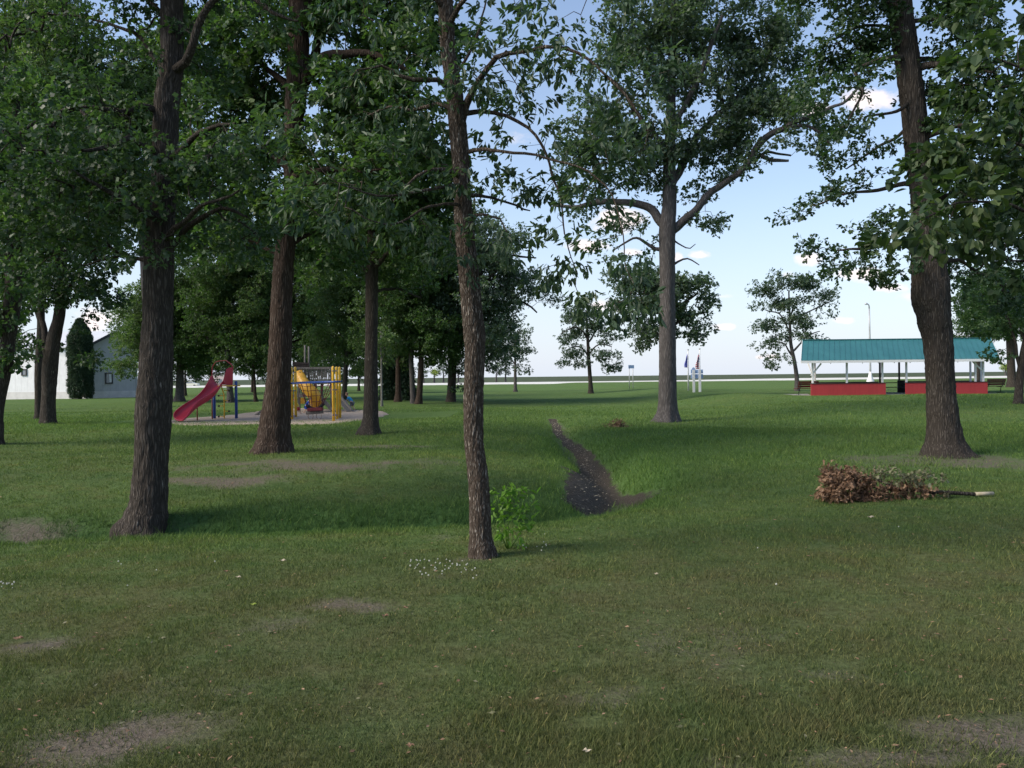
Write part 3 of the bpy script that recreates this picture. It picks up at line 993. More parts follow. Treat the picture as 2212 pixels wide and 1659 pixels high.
STATS = []
DG = 1.35
STY = {
    # spray radius, whorls per spray, leaves per whorl, leaf length, width ratio, droop, shape, sprays per m3
    'oak':   dict(r=0.36, wh=9, lf=6, L=0.110, w=0.62, droop=0.15, shape='lobed', dens=4.2),
    'ash':   dict(r=0.28, wh=4, lf=7, L=0.098, w=0.44, droop=0.75, shape='fine', dens=6.5),
    'broad': dict(r=0.34, wh=6, lf=5, L=0.125, w=0.80, droop=0.45, shape='fine', dens=6.5),
    'mid':   dict(r=0.60, wh=13, lf=6, L=0.170, w=0.68, droop=0.2, shape='far', dens=2.0),
    'far':   dict(r=0.75, wh=13, lf=6, L=0.220, w=0.70, droop=0.2, shape='far', dens=1.1),
    'needle': dict(r=0.35, wh=8, lf=9, L=0.14, w=0.30, droop=0.1, shape='far', dens=3.0),
}


def make_leaves(S, sd, sty, rng, Lmul=1.0):
    """S spray centres, sd outward direction of each spray"""
    n = len(S); wh, lf = sty['wh'], sty['lf']
    # whorl centres scattered in a flattened blob around each spray
    off = rng.normal(0, 1, (n, wh, 3)); off = off / (np.linalg.norm(off, axis=2, keepdims=True) + 1e-9) * (rng.random((n, wh, 1)) ** 0.45)
    off = off * np.array([1, 1, 0.6]) * sty['r']
    Wc = S[:, None] + off + sd[:, None] * sty['r'] * 0.3
    Wc = Wc.reshape(-1, 3); m = len(Wc)
    wdir = norm(off.reshape(-1, 3) * 1.2 + np.repeat(sd, wh, 0) * sty['r'] * 0.8 + rng.normal(0, .1, (m, 3)) * sty['r'])
    # leaves radiate around the whorl axis
    a = rng.random((m, lf)) * 2 * PI
    ref = np.where(np.abs(wdir[:, 2:3]) < 0.8, np.array([[0, 0, 1.0]]), np.array([[1.0, 0, 0]]))
    U = norm(np.cross(wdir, ref)); V = np.cross(wdir, U)
    rad = np.cos(a)[..., None] * U[:, None] + np.sin(a)[..., None] * V[:, None]
    k = 0.35 + 0.9 * rng.random((m, lf, 1))
    D = wdir[:, None] * k + rad
    D[..., 2] -= sty['droop'] * (0.6 + 1.0 * rng.random((m, lf)))
    D = norm(D).reshape(-1, 3)
    C = np.repeat(Wc, lf, 0) + rng.normal(0, 1, (m * lf, 3)) * sty['L'] * 0.28
    Nn = norm(np.array([0, 0, 1.0]) + rng.normal(0, 0.55, (m * lf, 3)))
    L = sty['L'] * Lmul * (0.5 + 0.85 * rng.random(m * lf)); Wd = L * sty['w'] * (0.8 + 0.4 * rng.random(m * lf))
    return leaf_geo(C, D, Nn, L, Wd, sty['shape'])


def grow_twigs(nodes, sprays, rng, sag=0.05):
    """join every spray to the nearest wood, nearest first; returns twig segments with radii"""
    P = [np.array(nodes)]; base = len(nodes)
    pos = np.array(nodes); order = np.argsort(np.min(((sprays[:, None, :] - pos[None, ::max(1, len(pos) // 60)]) ** 2).sum(2), 1)) if len(sprays) else []
    cap = base + 3 * len(sprays) + 4
    A = np.zeros((cap, 3)); A[:base] = pos; par = np.full(cap, -1); cnt = base
    for s in order:
        p = sprays[s]
        d = ((A[:cnt] - p) ** 2).sum(1)
        k = int(np.argmin(d)); q = A[k]; L = math.sqrt(d[k])
        prev = k
        if L > 0.25:
            m1 = q + (p - q) * 0.35 + rng.normal(0, 0.09 * L, 3) + np.array([0, 0, 0.08 * L])
            m2 = q + (p - q) * 0.7 + rng.normal(0, 0.07 * L, 3) + np.array([0, 0, 0.05 * L])
            A[cnt] = m1; par[cnt] = prev; prev = cnt; cnt += 1
            A[cnt] = m2; par[cnt] = prev; prev = cnt; cnt += 1
        A[cnt] = p; par[cnt] = prev; cnt += 1
    w = np.zeros(cnt); w[base:] = 0
    w[base:cnt] = 0.0
    leaf = np.ones(cnt); leaf[:base] = 0
    # children always come after parents
    for i in range(cnt - 1, base - 1, -1):
        w[i] += 0.4
        if par[i] >= 0: w[par[i]] += w[i]
    idx = np.arange(base, cnt)
    return A[par[idx]], A[idx], w[idx]


def px2w(c, d):
    return P3(c[0], c[1], d)


def make_tree(name, label, base, trunk, limbs, clumps, sty='oak', leaf='leaf_oak', bark='bark_oak', sides=16, disp=None, flare=(0.3, 0.5, 5), step=0.25,
              seed=1, gap=0.0, group=None, tipr=0.006, depth=None, limb_sides=8, dens=1.0, minpy=-420, cat='tree', Lmul=1.0, gapscale=0.9, skirt=None):
    """trunk: photo points (x, y, width px); limbs: lists of (x, y, width, depth offset m); clumps: (x, y, rx, ry, depth offset, depth radius m[, weight])"""
    rng = np.random.default_rng(seed)
    S = dict(STY[sty])
    b = ground(*base) if depth is None else np.array([*(P3(base[0], base[1], depth)[:2]), 0.0])
    if depth is not None: b[2] = gz(b[0], b[1])
    d0 = b[1]
    root = empty(name, b, label, cat, group)
    mpp = d0 / FPX
    tp = []; tr = []
    for t in trunk:
        dd = t[3] if len(t) > 3 else 0
        tp.append(P3(t[0], t[1], d0 + dd)); tr.append(t[2] * mpp / 2)
    tp[0][2] = min(tp[0][2], b[2] - 0.05) - 0.05; tp[0][2] -= min(0.35, tr[0] * 0.9)
    tp.insert(1, tp[0] + np.array([0, 0, min(0.35, tr[0] * 0.9)])); tr.insert(1, tr[0])
    Q, Rr = resample(tp, tr, step)
    V, F = tube_np(Q, Rr, sides, disp, flare, seed, min(0.40, tr[0] * 0.9 + .05))
    VV = [V]; FF = [F]; off = len(V)
    nodes = [Q[len(Q) // 2:]]
    for lb in limbs:
        lp = [P3(l[0], l[1], d0 + (l[3] if len(l) > 3 else 0)) for l in lb]; lr = [max(l[2] * mpp / 2, 0.006) for l in lb]
        q, r = resample(lp, lr, max(step, 0.12))
        am = 0.0042 * d0; tt_ = np.arange(len(q)) * max(step, .12); k_ = 1 / (0.030 * d0 + .15)
        wob = np.stack([vnoise(tt_ * k_, 0 * tt_ + len(VV) * 3.7 + j * 11.3, 0, seed + j) + .4 * vnoise(tt_ * k_ * 2.7, 0 * tt_ + len(VV) * 1.7 + j * 5.1, 0, seed + j + 9) for j in range(3)], 1)
        q = q + wob * am * np.clip(np.arange(len(q)) / 3.0, 0, 1)[:, None]
        v, f = tube_np(q, r, limb_sides, None, None, seed + 3)
        VV.append(v); FF.append(f + off); off += len(v)
        nodes.append(q[max(1, len(q) // 5):])
    nodes = np.vstack(nodes)
    sp = []
    for c in clumps:
        px, py, rx, ry, dz, rd = c[:6]; wgt = c[6] if len(c) > 6 else 1.0
        cd = d0 + dz; mp = cd / FPX
        vol = 4 / 3 * PI * (rx * mp) * (ry * mp) * rd
        n = max(4, int(vol * S['dens'] * dens * DG * wgt * 1.25))
        u = rng.normal(0, 1, (n, 3)); u = u / np.linalg.norm(u, axis=1)[:, None] * (rng.random((n, 1)) ** (1 / 2.4))
        cen = P3(px, py, cd)
        q = cen + u * np.array([rx * mp, rd, ry * mp])
        sp.append(q)
    sp = np.vstack(sp)
    gn = vnoise(sp[:, 0] / gapscale, sp[:, 1] / gapscale, sp[:, 2] / (gapscale * .8), seed + 50)
    sp = sp[(gn > -0.38 + gap)]
    sp = sp[sp[:, 1] > 1.5]
    if len(sp) > 9000: sp = sp[rng.permutation(len(sp))[:9000]]
    STATS.append((label[:40], len(sp)))
    A, B, w = grow_twigs(nodes, sp, rng)
    rb = tipr * (w ** 0.42); ra = np.minimum(rb * 1.15, 0.07); rb = np.minimum(rb, 0.065)
    v, f = seg_prisms(A, B, ra, rb * 0.95, 5 if d0 < 30 else 3)
    VV.append(v); nf5 = f + off
    me = fast_mesh('trunk', np.vstack(VV) - b, np.vstack(FF + [nf5]), True)
    new_obj('trunk', me, root, M[bark])
    last = sp[:, None] * 0
    # outward direction of each spray: away from the twig base
    dirs = np.zeros_like(sp)
    cc = nodes[np.argmin(((sp[:, None, :] - nodes[None, ::4]) ** 2).sum(2), 1) * 4 if len(nodes) > 4 else np.zeros(len(sp), int)]
    dirs = norm(sp - cc + rng.normal(0, .15, sp.shape))
    v, f = make_leaves(sp, dirs, S, rng, Lmul)
    me = fast_mesh('crown', v - b, f)
    new_obj('crown', me, root, M[leaf])
    return root


def auto_tree(name, label, base, w, top, bot, hw, cx=None, leaf='leaf_mid', bark='bark_red', sty='mid', seed=1, gap=0.0, group=None, dens=1.0, lean=0, sides=10, lobes=14, rdm=None,
              depth=None, forkpy=None):
    """park tree farther off: trunk, rising limbs and a crown of uneven lobes between two photo heights"""
    rng = np.random.default_rng(seed + 900)
    x, y = base; cx = x + lean if cx is None else cx
    d0 = ground(*base)[1] if depth is None else depth
    mp = d0 / FPX
    fork = bot - (bot - top) * 0.12 if forkpy is None else forkpy
    mid = (x + (cx - x) * 0.35)
    apex = top + (bot - top) * 0.15
    trunk = [(x, y + 1, w * 1.35), (x + (mid - x) * .3, y - (y - fork) * 0.15, w), (mid, fork, w * 0.85), ((mid + cx) / 2, (fork + apex) / 2 + 10, w * 0.6), (cx, apex, w * 0.2)]
    limbs = []; clumps = []
    hh = (bot - top) / 2; cy = (bot + top) / 2
    rd_all = hw * mp * 0.9 if rdm is None else rdm
    for i in range(lobes):
        t = (i + 0.5) / lobes
        yy = bot - (bot - top) * (0.10 + 0.82 * t)
        prof = math.sin(PI * min(1, max(0.0, 0.12 + 0.80 * t))) ** 0.6
        a = i * 2.399 + rng.random() * 0.7
        lx = cx + math.cos(a) * hw * prof * 0.62 + (mid - cx) * (1 - t); dz = math.sin(a) * rd_all * prof * 0.6
        rr = (0.34 + 0.16 * rng.random())
        clumps.append((lx, yy, hw * rr * 1.05, max(hh * 0.24, hw * rr * 0.62), dz, rd_all * 0.42))
        if i % 2 == 0:
            sy = fork + (apex - fork) * max(0, t - 0.25)
            sx = mid + (cx - mid) * max(0, t - 0.25)
            limbs.append([(sx, sy, w * 0.45, 0), ((sx + lx) / 2 + rng.normal(0, 4), (sy + yy) / 2 - 6, w * 0.3, dz * 0.5), (lx, yy, w * 0.14, dz)])
    clumps.append((cx, cy, hw * 0.5, hh * 0.75, 0, rd_all * 0.5))
    return make_tree(name, label, base, trunk, limbs, clumps, sty, leaf, bark, sides, None, (0.4, 0.45, 5), 0.5, seed, gap, group, depth=depth, dens=dens)


# ---- T1: big oak on the left rim of the ditch
make_tree('oak_tree', 'large dark oak on the left at the edge of the grassy ditch', (312, 1140),
          [(310, 1146, 104), (316, 1122, 86), (322, 1075, 73), (327, 985, 67), (331, 890, 72), (337, 790, 65), (341, 681, 58), (344, 562, 58), (346, 490, 55), (353, 436, 50),
           (357, 327, 52), (361, 218, 50), (371, 145, 45), (371, 0, 44), (376, -160, 38), (384, -320, 28), (392, -430, 14)],
          [[(352, 250, 22, 0), (332, 240, 18, -.1), (300, 228, 15, -.3), (262, 238, 12, -.5), (215, 232, 10, -.7), (165, 235, 7, -.8), (110, 250, 5, -1.0)],
           [(345, 330, 18, 0), (318, 318, 14, -.3), (280, 300, 11, -.7), (235, 315, 9, -1.1), (180, 330, 6, -1.5)],
           [(350, 460, 22, 0), (335, 470, 15, -.4), (280, 440, 11, -.8), (235, 415, 9, -1.1), (170, 380, 6, -1.4), (95, 330, 4, -1.6)],
           [(355, 540, 20, 0), (390, 515, 15, .1), (430, 478, 12, -.1), (480, 455, 8, -.3), (535, 468, 5, -.5)],
           [(352, 520, 16, 0), (385, 500, 12, -.5), (420, 455, 9, -.9), (450, 440, 7, -1.1), (520, 410, 4, -1.3)],
           [(360, 350, 16, 0), (395, 320, 12, -.4), (440, 290, 9, -.8), (510, 270, 5, -1.2)],
           [(365, 160, 22, 0), (395, 130, 18, -.2), (420, 75, 16, -.4), (442, 32, 15, -.5), (478, -12, 14, -.6), (515, -20, 13, -.7), (548, -6, 12, -.8), (585, 22, 8, -.9), (640, 40, 4, -1)],
           [(368, 160, 16, 0), (340, 130, 12, .3), (300, 85, 9, .4), (250, 60, 7, .5), (190, 40, 5, .6), (110, 30, 4, .5)],
           [(370, 60, 16, 0), (335, 20, 12, .2), (290, -40, 9, .3), (230, -90, 6, .3)],
           [(345, 560, 14, 0), (300, 560, 9, .3), (250, 555, 6, .5), (190, 570, 4, .6)],
           [(350, 410, 14, 0), (385, 380, 9, .6), (440, 340, 6, 1.0), (520, 330, 4, 1.3)]],
          [(200, 240, 130, 60, -.7, 1.1), (120, 330, 130, 75, -1.2, 1.1), (260, 330, 90, 60, -1.1, .9), (140, 430, 150, 70, -.8, 1.2), (290, 430, 80, 55, -.9, .9),
           (460, 440, 100, 50, -.5, 1.0), (420, 370, 85, 55, -1.0, .9), (500, 300, 90, 60, -1.0, 1.0), (420, 250, 60, 60, -.8, .8), (520, 500, 80, 45, .2, 1.0),
           (420, 120, 70, 70, .3, .9), (220, 70, 120, 40, .3, .8), (90, 25, 120, 45, .4, .8), (300, 130, 60, 45, -.3, .6), (330, 10, 110, 60, .3, 1.2), (560, 30, 80, 50, -.9, .7),
           (240, -110, 160, 80, .2, 1.6), (470, -110, 150, 80, -.3, 1.6), (370, -260, 170, 110, 0, 2.0), (200, 520, 120, 45, .2, 1.1), (60, 540, 80, 50, .2, .9), (330, 550, 60, 30, -.9, .5),
           (460, 540, 70, 32, .8, .8), (-80, 350, 120, 120, -.6, 1.4), (-60, 120, 110, 90, 0, 1.2)],
          'oak', 'leaf_oak', 'bark_oak', 64, (0.012, 42), (0.20, 0.26, 5), 0.035, 11, -0.08, dens=1.6, limb_sides=10)

# ---- T4: slim ash in the centre foreground
make_tree('ash_tree', 'slim ash in the centre foreground with a green shoot at its foot', (1036, 1203),
          [(1044, 1210, 62), (1041, 1186, 54), (1038, 1150, 46), (1035, 1050, 43), (1024, 950, 41), (1023, 850, 41), (1026, 760, 42), (1025, 720, 46), (1018, 650, 43), (1013, 600, 42),
           (1003, 491, 40), (996, 364, 36), (987, 255, 37), (979, 182, 34), (968, 109, 32), (962, 0, 30), (952, -120, 26), (945, -260, 20), (940, -380, 10)],
          [[(995, 262, 22, 0), (1008, 225, 17, 0), (1022, 195, 14, -.1), (1044, 150, 12, -.2), (1074, 118, 11, -.3), (1131, 102, 9, -.5), (1222, 106, 7, -.7), (1295, 142, 5, -.9), (1350, 200, 6, -1.0), (1400, 280, 4, -1.1)],
           [(1005, 245, 13, 0), (1040, 238, 10, .1), (1095, 247, 8, .1), (1140, 275, 7, 0), (1167, 313, 6, -.1), (1195, 370, 5, -.2), (1212, 430, 4, -.3), (1222, 510, 3, -.3)],
           [(1005, 330, 10, 0), (1050, 320, 8, -.2), (1110, 328, 6, -.4), (1180, 345, 5, -.6), (1250, 360, 4, -.8), (1310, 400, 3, -.9), (1345, 480, 2.5, -1), (1350, 580, 2, -1)],
           [(1008, 420, 9, 0), (1060, 425, 6, .2), (1110, 440, 5, .3), (1150, 455, 3, .4)],
           [(1005, 470, 8, 0), (1040, 460, 6, -.2), (1075, 470, 4, -.3), (1090, 500, 3, -.4)],
           [(980, 235, 12, 0), (945, 222, 9, .1), (913, 231, 8, .2), (875, 232, 6, .3), (840, 226, 5, .4), (780, 250, 3, .5)],
           [(975, 190, 14, 0), (945, 172, 11, -.1), (894, 171, 9, -.2), (850, 150, 7, -.2), (822, 138, 5, -.3), (770, 150, 3, -.4)],
           [(995, 384, 11, 0), (965, 368, 9, -.3), (931, 370, 7, -.5), (900, 378, 6, -.6), (876, 397, 4, -.8), (850, 430, 3, -.9)],
           [(998, 400, 9, 0), (950, 400, 7, -.5), (890, 412, 5, -.9), (822, 418, 4, -1.2), (742, 404, 2, -1.5)],
           [(1000, 445, 9, 0), (960, 440, 6, -.3), (905, 455, 5, -.7), (850, 480, 3, -1.0), (790, 470, 2, -1.3)],
           [(978, 180, 9, 0), (1000, 130, 7, .2), (1030, 80, 6, .3), (1050, 20, 4, .4), (1060, -60, 3, .4)],
           [(965, 60, 14, 0), (1010, 0, 10, -.4), (1090, -50, 8, -.8), (1180, -60, 6, -1.1), (1290, -20, 4, -1.3)],
           [(960, 20, 12, 0), (910, -30, 9, -.3), (840, -60, 6, -.6), (750, -60, 4, -.9)],
           [(1005, 500, 5, 0), (985, 480, 3.5, -.25), (968, 520, 3, -.35), (985, 535, 2, -.4)]],
          [(1090, 95, 60, 34, -.9, .35), (1180, 115, 60, 34, -1.1, .35), (1035, 185, 40, 40, -.7, .3), (1260, 150, 60, 34, -1.2, .35), (1110, 240, 50, 30, -.6, .3), (1015, 180, 40, 45, -.2, .4), (1060, 110, 60, 40, -.4, .5), (1180, 95, 60, 32, -.6, .4), (1060, 290, 50, 35, .1, .4), (1040, 380, 35, 30, .1, .35), (940, 240, 40, 35, 0, .4), (930, 90, 50, 45, .1, .5), (720, 250, 50, 50, -.2, .5), (700, 380, 50, 40, -.6, .45), (1120, 150, 70, 45, -.3, .55), (1070, 230, 60, 45, .1, .5), (1160, 230, 60, 50, .0, .5), (1250, 150, 70, 50, -.7, .5), (1330, 200, 70, 55, -.9, .5), (1400, 280, 75, 60, -1.1, .5),
           (1430, 200, 60, 50, -1.2, .45), (1330, 290, 70, 50, -.8, .5), (1240, 300, 60, 45, -.4, .45), (1290, 380, 55, 45, -.8, .4), (1350, 360, 60, 40, -1, .45), (1190, 370, 55, 40, -.3, .45), (1110, 350, 50, 35, .0, .45),
           (1160, 420, 60, 30, .2, .4), (1090, 430, 60, 30, .1, .45), (1060, 490, 45, 30, -.2, .4), (1100, 520, 35, 22, -.2, .35), (1215, 480, 32, 45, -.3, .3, 1.3), (1240, 560, 38, 30, -.4, .3, 1.3),
           (1300, 520, 30, 25, -.8, .3), (1190, 580, 20, 22, -.3, .2, 1.4), (1350, 560, 28, 20, -1, .3, 1.2), (1370, 640, 26, 26, -1.1, .25, 1.4), (1190, 690, 14, 18, -.3, .15, 1.6), (1330, 665, 24, 18, -1, .2, 1.4), (1260, 640, 26, 20, -.5, .2, 1.2),
           (1275, 430, 40, 30, -.6, .3), (1210, 40, 90, 35, -1.0, .5), (1100, 30, 80, 45, -.4, .5), (1300, -20, 90, 40, -1.2, .6), (1030, 60, 40, 60, .3, .4), (1060, -80, 90, 60, 0, .8),
           (900, 150, 60, 50, -.2, .5), (840, 180, 60, 50, .0, .5), (830, 260, 60, 40, .3, .5), (770, 160, 60, 50, -.4, .5), (890, 260, 50, 35, .2, .45), (850, 60, 80, 45, -.4, .5), (760, 50, 70, 50, -.7, .5),
           (900, 330, 55, 35, -.2, .45), (820, 340, 60, 35, -.6, .45), (870, 430, 55, 32, -.8, .4), (800, 400, 60, 35, -1.1, .4), (760, 470, 55, 35, -1.3, .35), (840, 490, 55, 30, -1.0, .35), (920, 470, 50, 32, -.6, .4),
           (700, 470, 35, 22, -1.5, .3), (640, 290, 26, 18, -1.6, .25, 1.5), (640, 430, 22, 14, -1.7, .2, 1.3), (960, 520, 40, 25, -.5, .3), (975, 400, 30, 22, -.5, .3), (1010, 560, 25, 20, -.4, .2), (900, -60, 120, 60, -.2, .9), (960, -220, 150, 90, 0, 1.2)],
          'ash', 'leaf_ash', 'bark_ash', 72, (0.0075, 62), (0.14, 0.30, 5), 0.028, 23, -0.12, dens=2.4, limb_sides=8, tipr=0.0032, gapscale=0.35)

# ---- T2: broad trunk left of the yellow climber
make_tree('oak_tree', 'stout brown trunked tree standing between the red slide and the yellow climber', (590, 978),
          [(588, 988, 92), (590, 968, 76), (593, 930, 63), (603, 800, 48), (611, 600, 43), (630, 400, 32), (628, 327, 34), (642, 182, 46), (646, 73, 43), (650, 0, 46), (655, -140, 40), (660, -300, 26), (664, -400, 12)],
          [[(650, 185, 30, 0), (672, 158, 26, -.2), (695, 130, 22, -.4), (735, 122, 20, -.6), (800, 118, 14, -.9), (870, 140, 9, -1.2), (930, 180, 6, -1.3)],
           [(660, 160, 24, 0), (680, 125, 20, .2), (691, 73, 18, .4), (713, 22, 15, .5), (760, 5, 11, .6), (830, 10, 8, .8), (900, -30, 6, 1)],
           [(632, 398, 26, 0), (651, 374, 16, -.3), (702, 366, 12, -.6), (760, 372, 8, -.9), (830, 360, 5, -1.2)],
           [(640, 400, 14, 0), (690, 400, 9, -.6), (740, 430, 6, -1.1)],
           [(640, 200, 20, 0), (600, 170, 14, .3), (555, 130, 10, .6), (500, 100, 7, .9)],
           [(625, 360, 18, 0), (585, 330, 12, .5), (540, 300, 8, .9), (480, 300, 5, 1.3)],
           [(612, 560, 14, 0), (570, 530, 9, .4), (520, 520, 6, .7), (470, 530, 4, 1)],
           [(616, 540, 14, 0), (660, 510, 9, .4), (720, 500, 6, .9), (770, 520, 4, 1.2)],
           [(650, 20, 20, 0), (600, -40, 14, .4), (540, -90, 9, .8)]],
          [(430, 120, 90, 90, 2, 2.2), (560, 220, 70, 60, 1.5, 1.8), (700, 170, 60, 50, -.4, 1.4), (620, 300, 50, 50, -1, 1.2), (820, 260, 80, 50, 1, 1.8), (930, 60, 80, 60, .5, 1.8), (940, 330, 70, 60, 1, 1.8), (470, 330, 70, 60, 2, 1.8), (600, 60, 60, 50, -.8, 1.2), (780, 60, 110, 60, .3, 1.8), (860, 130, 90, 60, -.6, 1.6), (760, 190, 80, 55, -.8, 1.5), (560, 130, 90, 70, .8, 1.8), (500, 60, 80, 60, 1, 1.6), (690, 250, 70, 50, .5, 1.4), (500, 230, 90, 70, 1.3, 1.8),
           (560, 330, 80, 60, .8, 1.6), (740, 350, 90, 55, -.5, 1.5), (680, 450, 90, 50, -.2, 1.6), (560, 440, 80, 55, .5, 1.6), (760, 440, 70, 50, -.8, 1.4), (500, 520, 80, 40, .9, 1.4), (720, 540, 80, 40, .8, 1.5),
           (600, 500, 60, 30, 1.0, 1.2), (460, 400, 80, 60, 1.4, 1.6), (660, -60, 200, 80, .5, 2.6), (860, -30, 110, 60, .8, 2), (660, -240, 190, 120, 0, 3.2), (900, 230, 60, 50, -.9, 1.2), (840, 350, 60, 45, -1, 1.2)],
          'oak', 'leaf_mid', 'bark_red', 40, (0.017, 30), (0.35, 0.45, 6), 0.08, 31, -0.12, dens=0.95, Lmul=1.6, limb_sides=9)

# ---- T3: dark narrow trunk right of the climber
make_tree('oak_tree', 'dark straight trunked tree on the lawn just right of the yellow climber', (798, 938),
          [(798, 945, 56), (799, 928, 42), (801, 900, 31), (802, 760, 26), (803, 600, 27), (806, 520, 24), (808, 430, 22), (812, 330, 18), (815, 220, 12), (818, 130, 6)],
          [[(803, 600, 12, 0), (775, 570, 9, .5), (735, 555, 6, 1), (690, 560, 4, 1.4)], [(804, 580, 12, 0), (840, 550, 9, -.5), (880, 540, 6, -1), (930, 560, 4, -1.4)],
           [(806, 500, 11, 0), (770, 460, 8, -.5), (730, 430, 6, -1)], [(807, 460, 11, 0), (850, 420, 8, .6), (900, 400, 5, 1.2)], [(811, 340, 9, 0), (860, 290, 6, .5)], [(811, 340, 9, 0), (770, 290, 6, -.5)],
           [(803, 640, 8, 0), (850, 625, 6, 1), (905, 640, 4, 1.5)]],
          [(730, 520, 90, 45, .8, 2.0), (900, 530, 90, 45, -.6, 2.0), (820, 470, 90, 50, 0, 2.4), (760, 400, 90, 55, -.4, 2.2), (880, 390, 90, 55, .6, 2.2), (820, 300, 100, 60, 0, 2.4), (860, 600, 70, 25, 1, 1.5), (700, 590, 55, 28, 1, 1.5),
           (940, 430, 60, 50, 0, 1.8), (810, 190, 90, 60, 0, 2)],
          'mid', 'leaf_mid', 'bark_oak', 28, (0.012, 26), (0.4, 0.4, 5), 0.15, 41, -0.08, dens=1.6)

# ---- T5: tall oak right of centre
make_tree('oak_tree', 'tall open oak with a straight grey brown trunk beside the small brush heap', (1441, 911),
          [(1441, 919, 62), (1442, 903, 46), (1442, 870, 38), (1442, 750, 35), (1441, 600, 33), (1441, 500, 35), (1446, 440, 30), (1446, 360, 26), (1448, 280, 22), (1450, 180, 18), (1452, 80, 13), (1456, -60, 9), (1460, -150, 5)],
          [[(1450, 500, 22, 0), (1470, 478, 19, 0), (1499, 451, 16, -.2), (1535, 420, 15, -.4), (1564, 397, 14, -.5), (1608, 353, 13, -.8), (1640, 318, 15, -1), (1673, 290, 13, -1.2), (1710, 270, 12, -1.4), (1753, 251, 10, -1.6), (1819, 218, 6, -1.9), (1860, 180, 4, -2)],
           [(1644, 335, 9, -1), (1672, 341, 8, -1.1), (1708, 350, 5, -1.3)],
           [(1700, 273, 8, -1.4), (1735, 268, 7, -1.6), (1760, 276, 6, -1.8), (1780, 295, 5, -2), (1800, 320, 3, -2)],
           [(1436, 485, 22, 0), (1410, 460, 19, .2), (1380, 445, 17, .4), (1345, 438, 15, .6), (1295, 440, 13, .9), (1250, 448, 9, 1.2), (1200, 440, 6, 1.5)],
           [(1446, 400, 20, 0), (1480, 340, 16, .4), (1520, 280, 14, .7), (1566, 235, 13, .9), (1615, 189, 11, 1), (1659, 120, 8, 1.1), (1690, 60, 5, 1.2)],
           [(1566, 235, 10, .9), (1550, 180, 9, .6), (1520, 120, 7, .3), (1505, 50, 5, 0)],
           [(1447, 350, 15, 0), (1410, 290, 11, -.5), (1370, 230, 9, -1), (1330, 170, 6, -1.4)],
           [(1448, 290, 14, 0), (1490, 210, 11, -.6), (1530, 110, 9, -1), (1560, 30, 6, -1.3)],
           [(1449, 240, 12, 0), (1420, 150, 9, .7), (1390, 70, 6, 1.2)],
           [(1610, 350, 8, -.8), (1650, 330, 6, -.6), (1700, 340, 4, -.4)],
           [(1440, 540, 10, 0), (1405, 530, 7, .4), (1370, 520, 5, .8), (1330, 540, 3, 1.1)],
           [(1457, 520, 4, 0), (1475, 528, 3, -.1), (1494, 537, 2.4, -.2), (1505, 530, 1.6, -.2)],
           [(1457, 570, 6, 0), (1475, 564, 4, -.1), (1495, 567, 3, -.2), (1514, 575, 2, -.2)]],
          [(1615, 235, 70, 40, .2, 2.0), (1680, 185, 55, 40, .5, 1.8), (1700, 260, 60, 28, -1.2, 1.5, 1.6), (1650, 300, 50, 25, -.9, 1.3, 1.5), (1770, 270, 50, 22, -1.6, 1.3, 1.4), (1590, 355, 40, 22, -.6, 1.1, 1.6), (1290, 250, 70, 60, -.8, 2.2), (1250, 330, 60, 50, .6, 1.8), (1300, 440, 60, 22, 1, 1.4, 1.5), (1230, 450, 40, 18, 1.4, 1.2, 1.5), (1340, 60, 60, 60, 0, 2), (1710, 130, 36, 40, .8, 1.3), (1510, 70, 90, 75, 0, 2.6, .6), (1620, 60, 80, 70, .4, 2.2), (1690, 60, 45, 60, .6, 1.6), (1420, 60, 80, 80, .3, 2.4), (1350, 130, 70, 60, -.8, 1.8), (1560, 170, 80, 55, .3, 2.2), (1640, 170, 60, 55, .8, 1.8), (1480, 200, 80, 60, 0, 2.4),
           (1390, 230, 70, 60, -.6, 2.0), (1680, 240, 60, 40, .2, 1.6), (1740, 240, 60, 30, -1.3, 1.4), (1600, 270, 80, 40, -.2, 1.8), (1520, 310, 80, 45, .4, 2.0), (1430, 330, 80, 50, 0, 2.2), (1350, 330, 70, 50, .4, 1.8), (1610, 320, 45, 28, -.6, 1.3),
           (1800, 300, 35, 26, -1.9, 1.0), (1740, 310, 38, 22, -1.5, 1.0), (1560, 385, 45, 24, -.4, 1.1), (1510, 420, 38, 28, -.2, 1.2), (1570, 425, 28, 20, -.7, .9), (1500, 480, 40, 22, -.1, 1.0), (1540, 470, 25, 15, -.3, .8), (1390, 400, 60, 35, .4, 1.5),
           (1300, 400, 60, 30, 1, 1.4), (1240, 420, 45, 28, 1.4, 1.2), (1350, 500, 50, 24, .7, 1.2), (1400, 530, 35, 18, .3, 1.0), (1320, 545, 35, 22, 1.1, 1.0), (1380, 575, 34, 18, .5, .9), (1460, 130, 70, 50, 1.2, 2.2),
           (1660, 105, 55, 40, 0, 1.6), (1500, -40, 120, 50, 0, 2.6), (1200, 400, 35, 25, 1.6, 1)],
          'mid', 'leaf_hazy', 'bark_grey', 32, (0.013, 24), (0.5, 0.5, 6), 0.15, 51, 0.08, dens=0.95, limb_sides=9, gapscale=1.1)

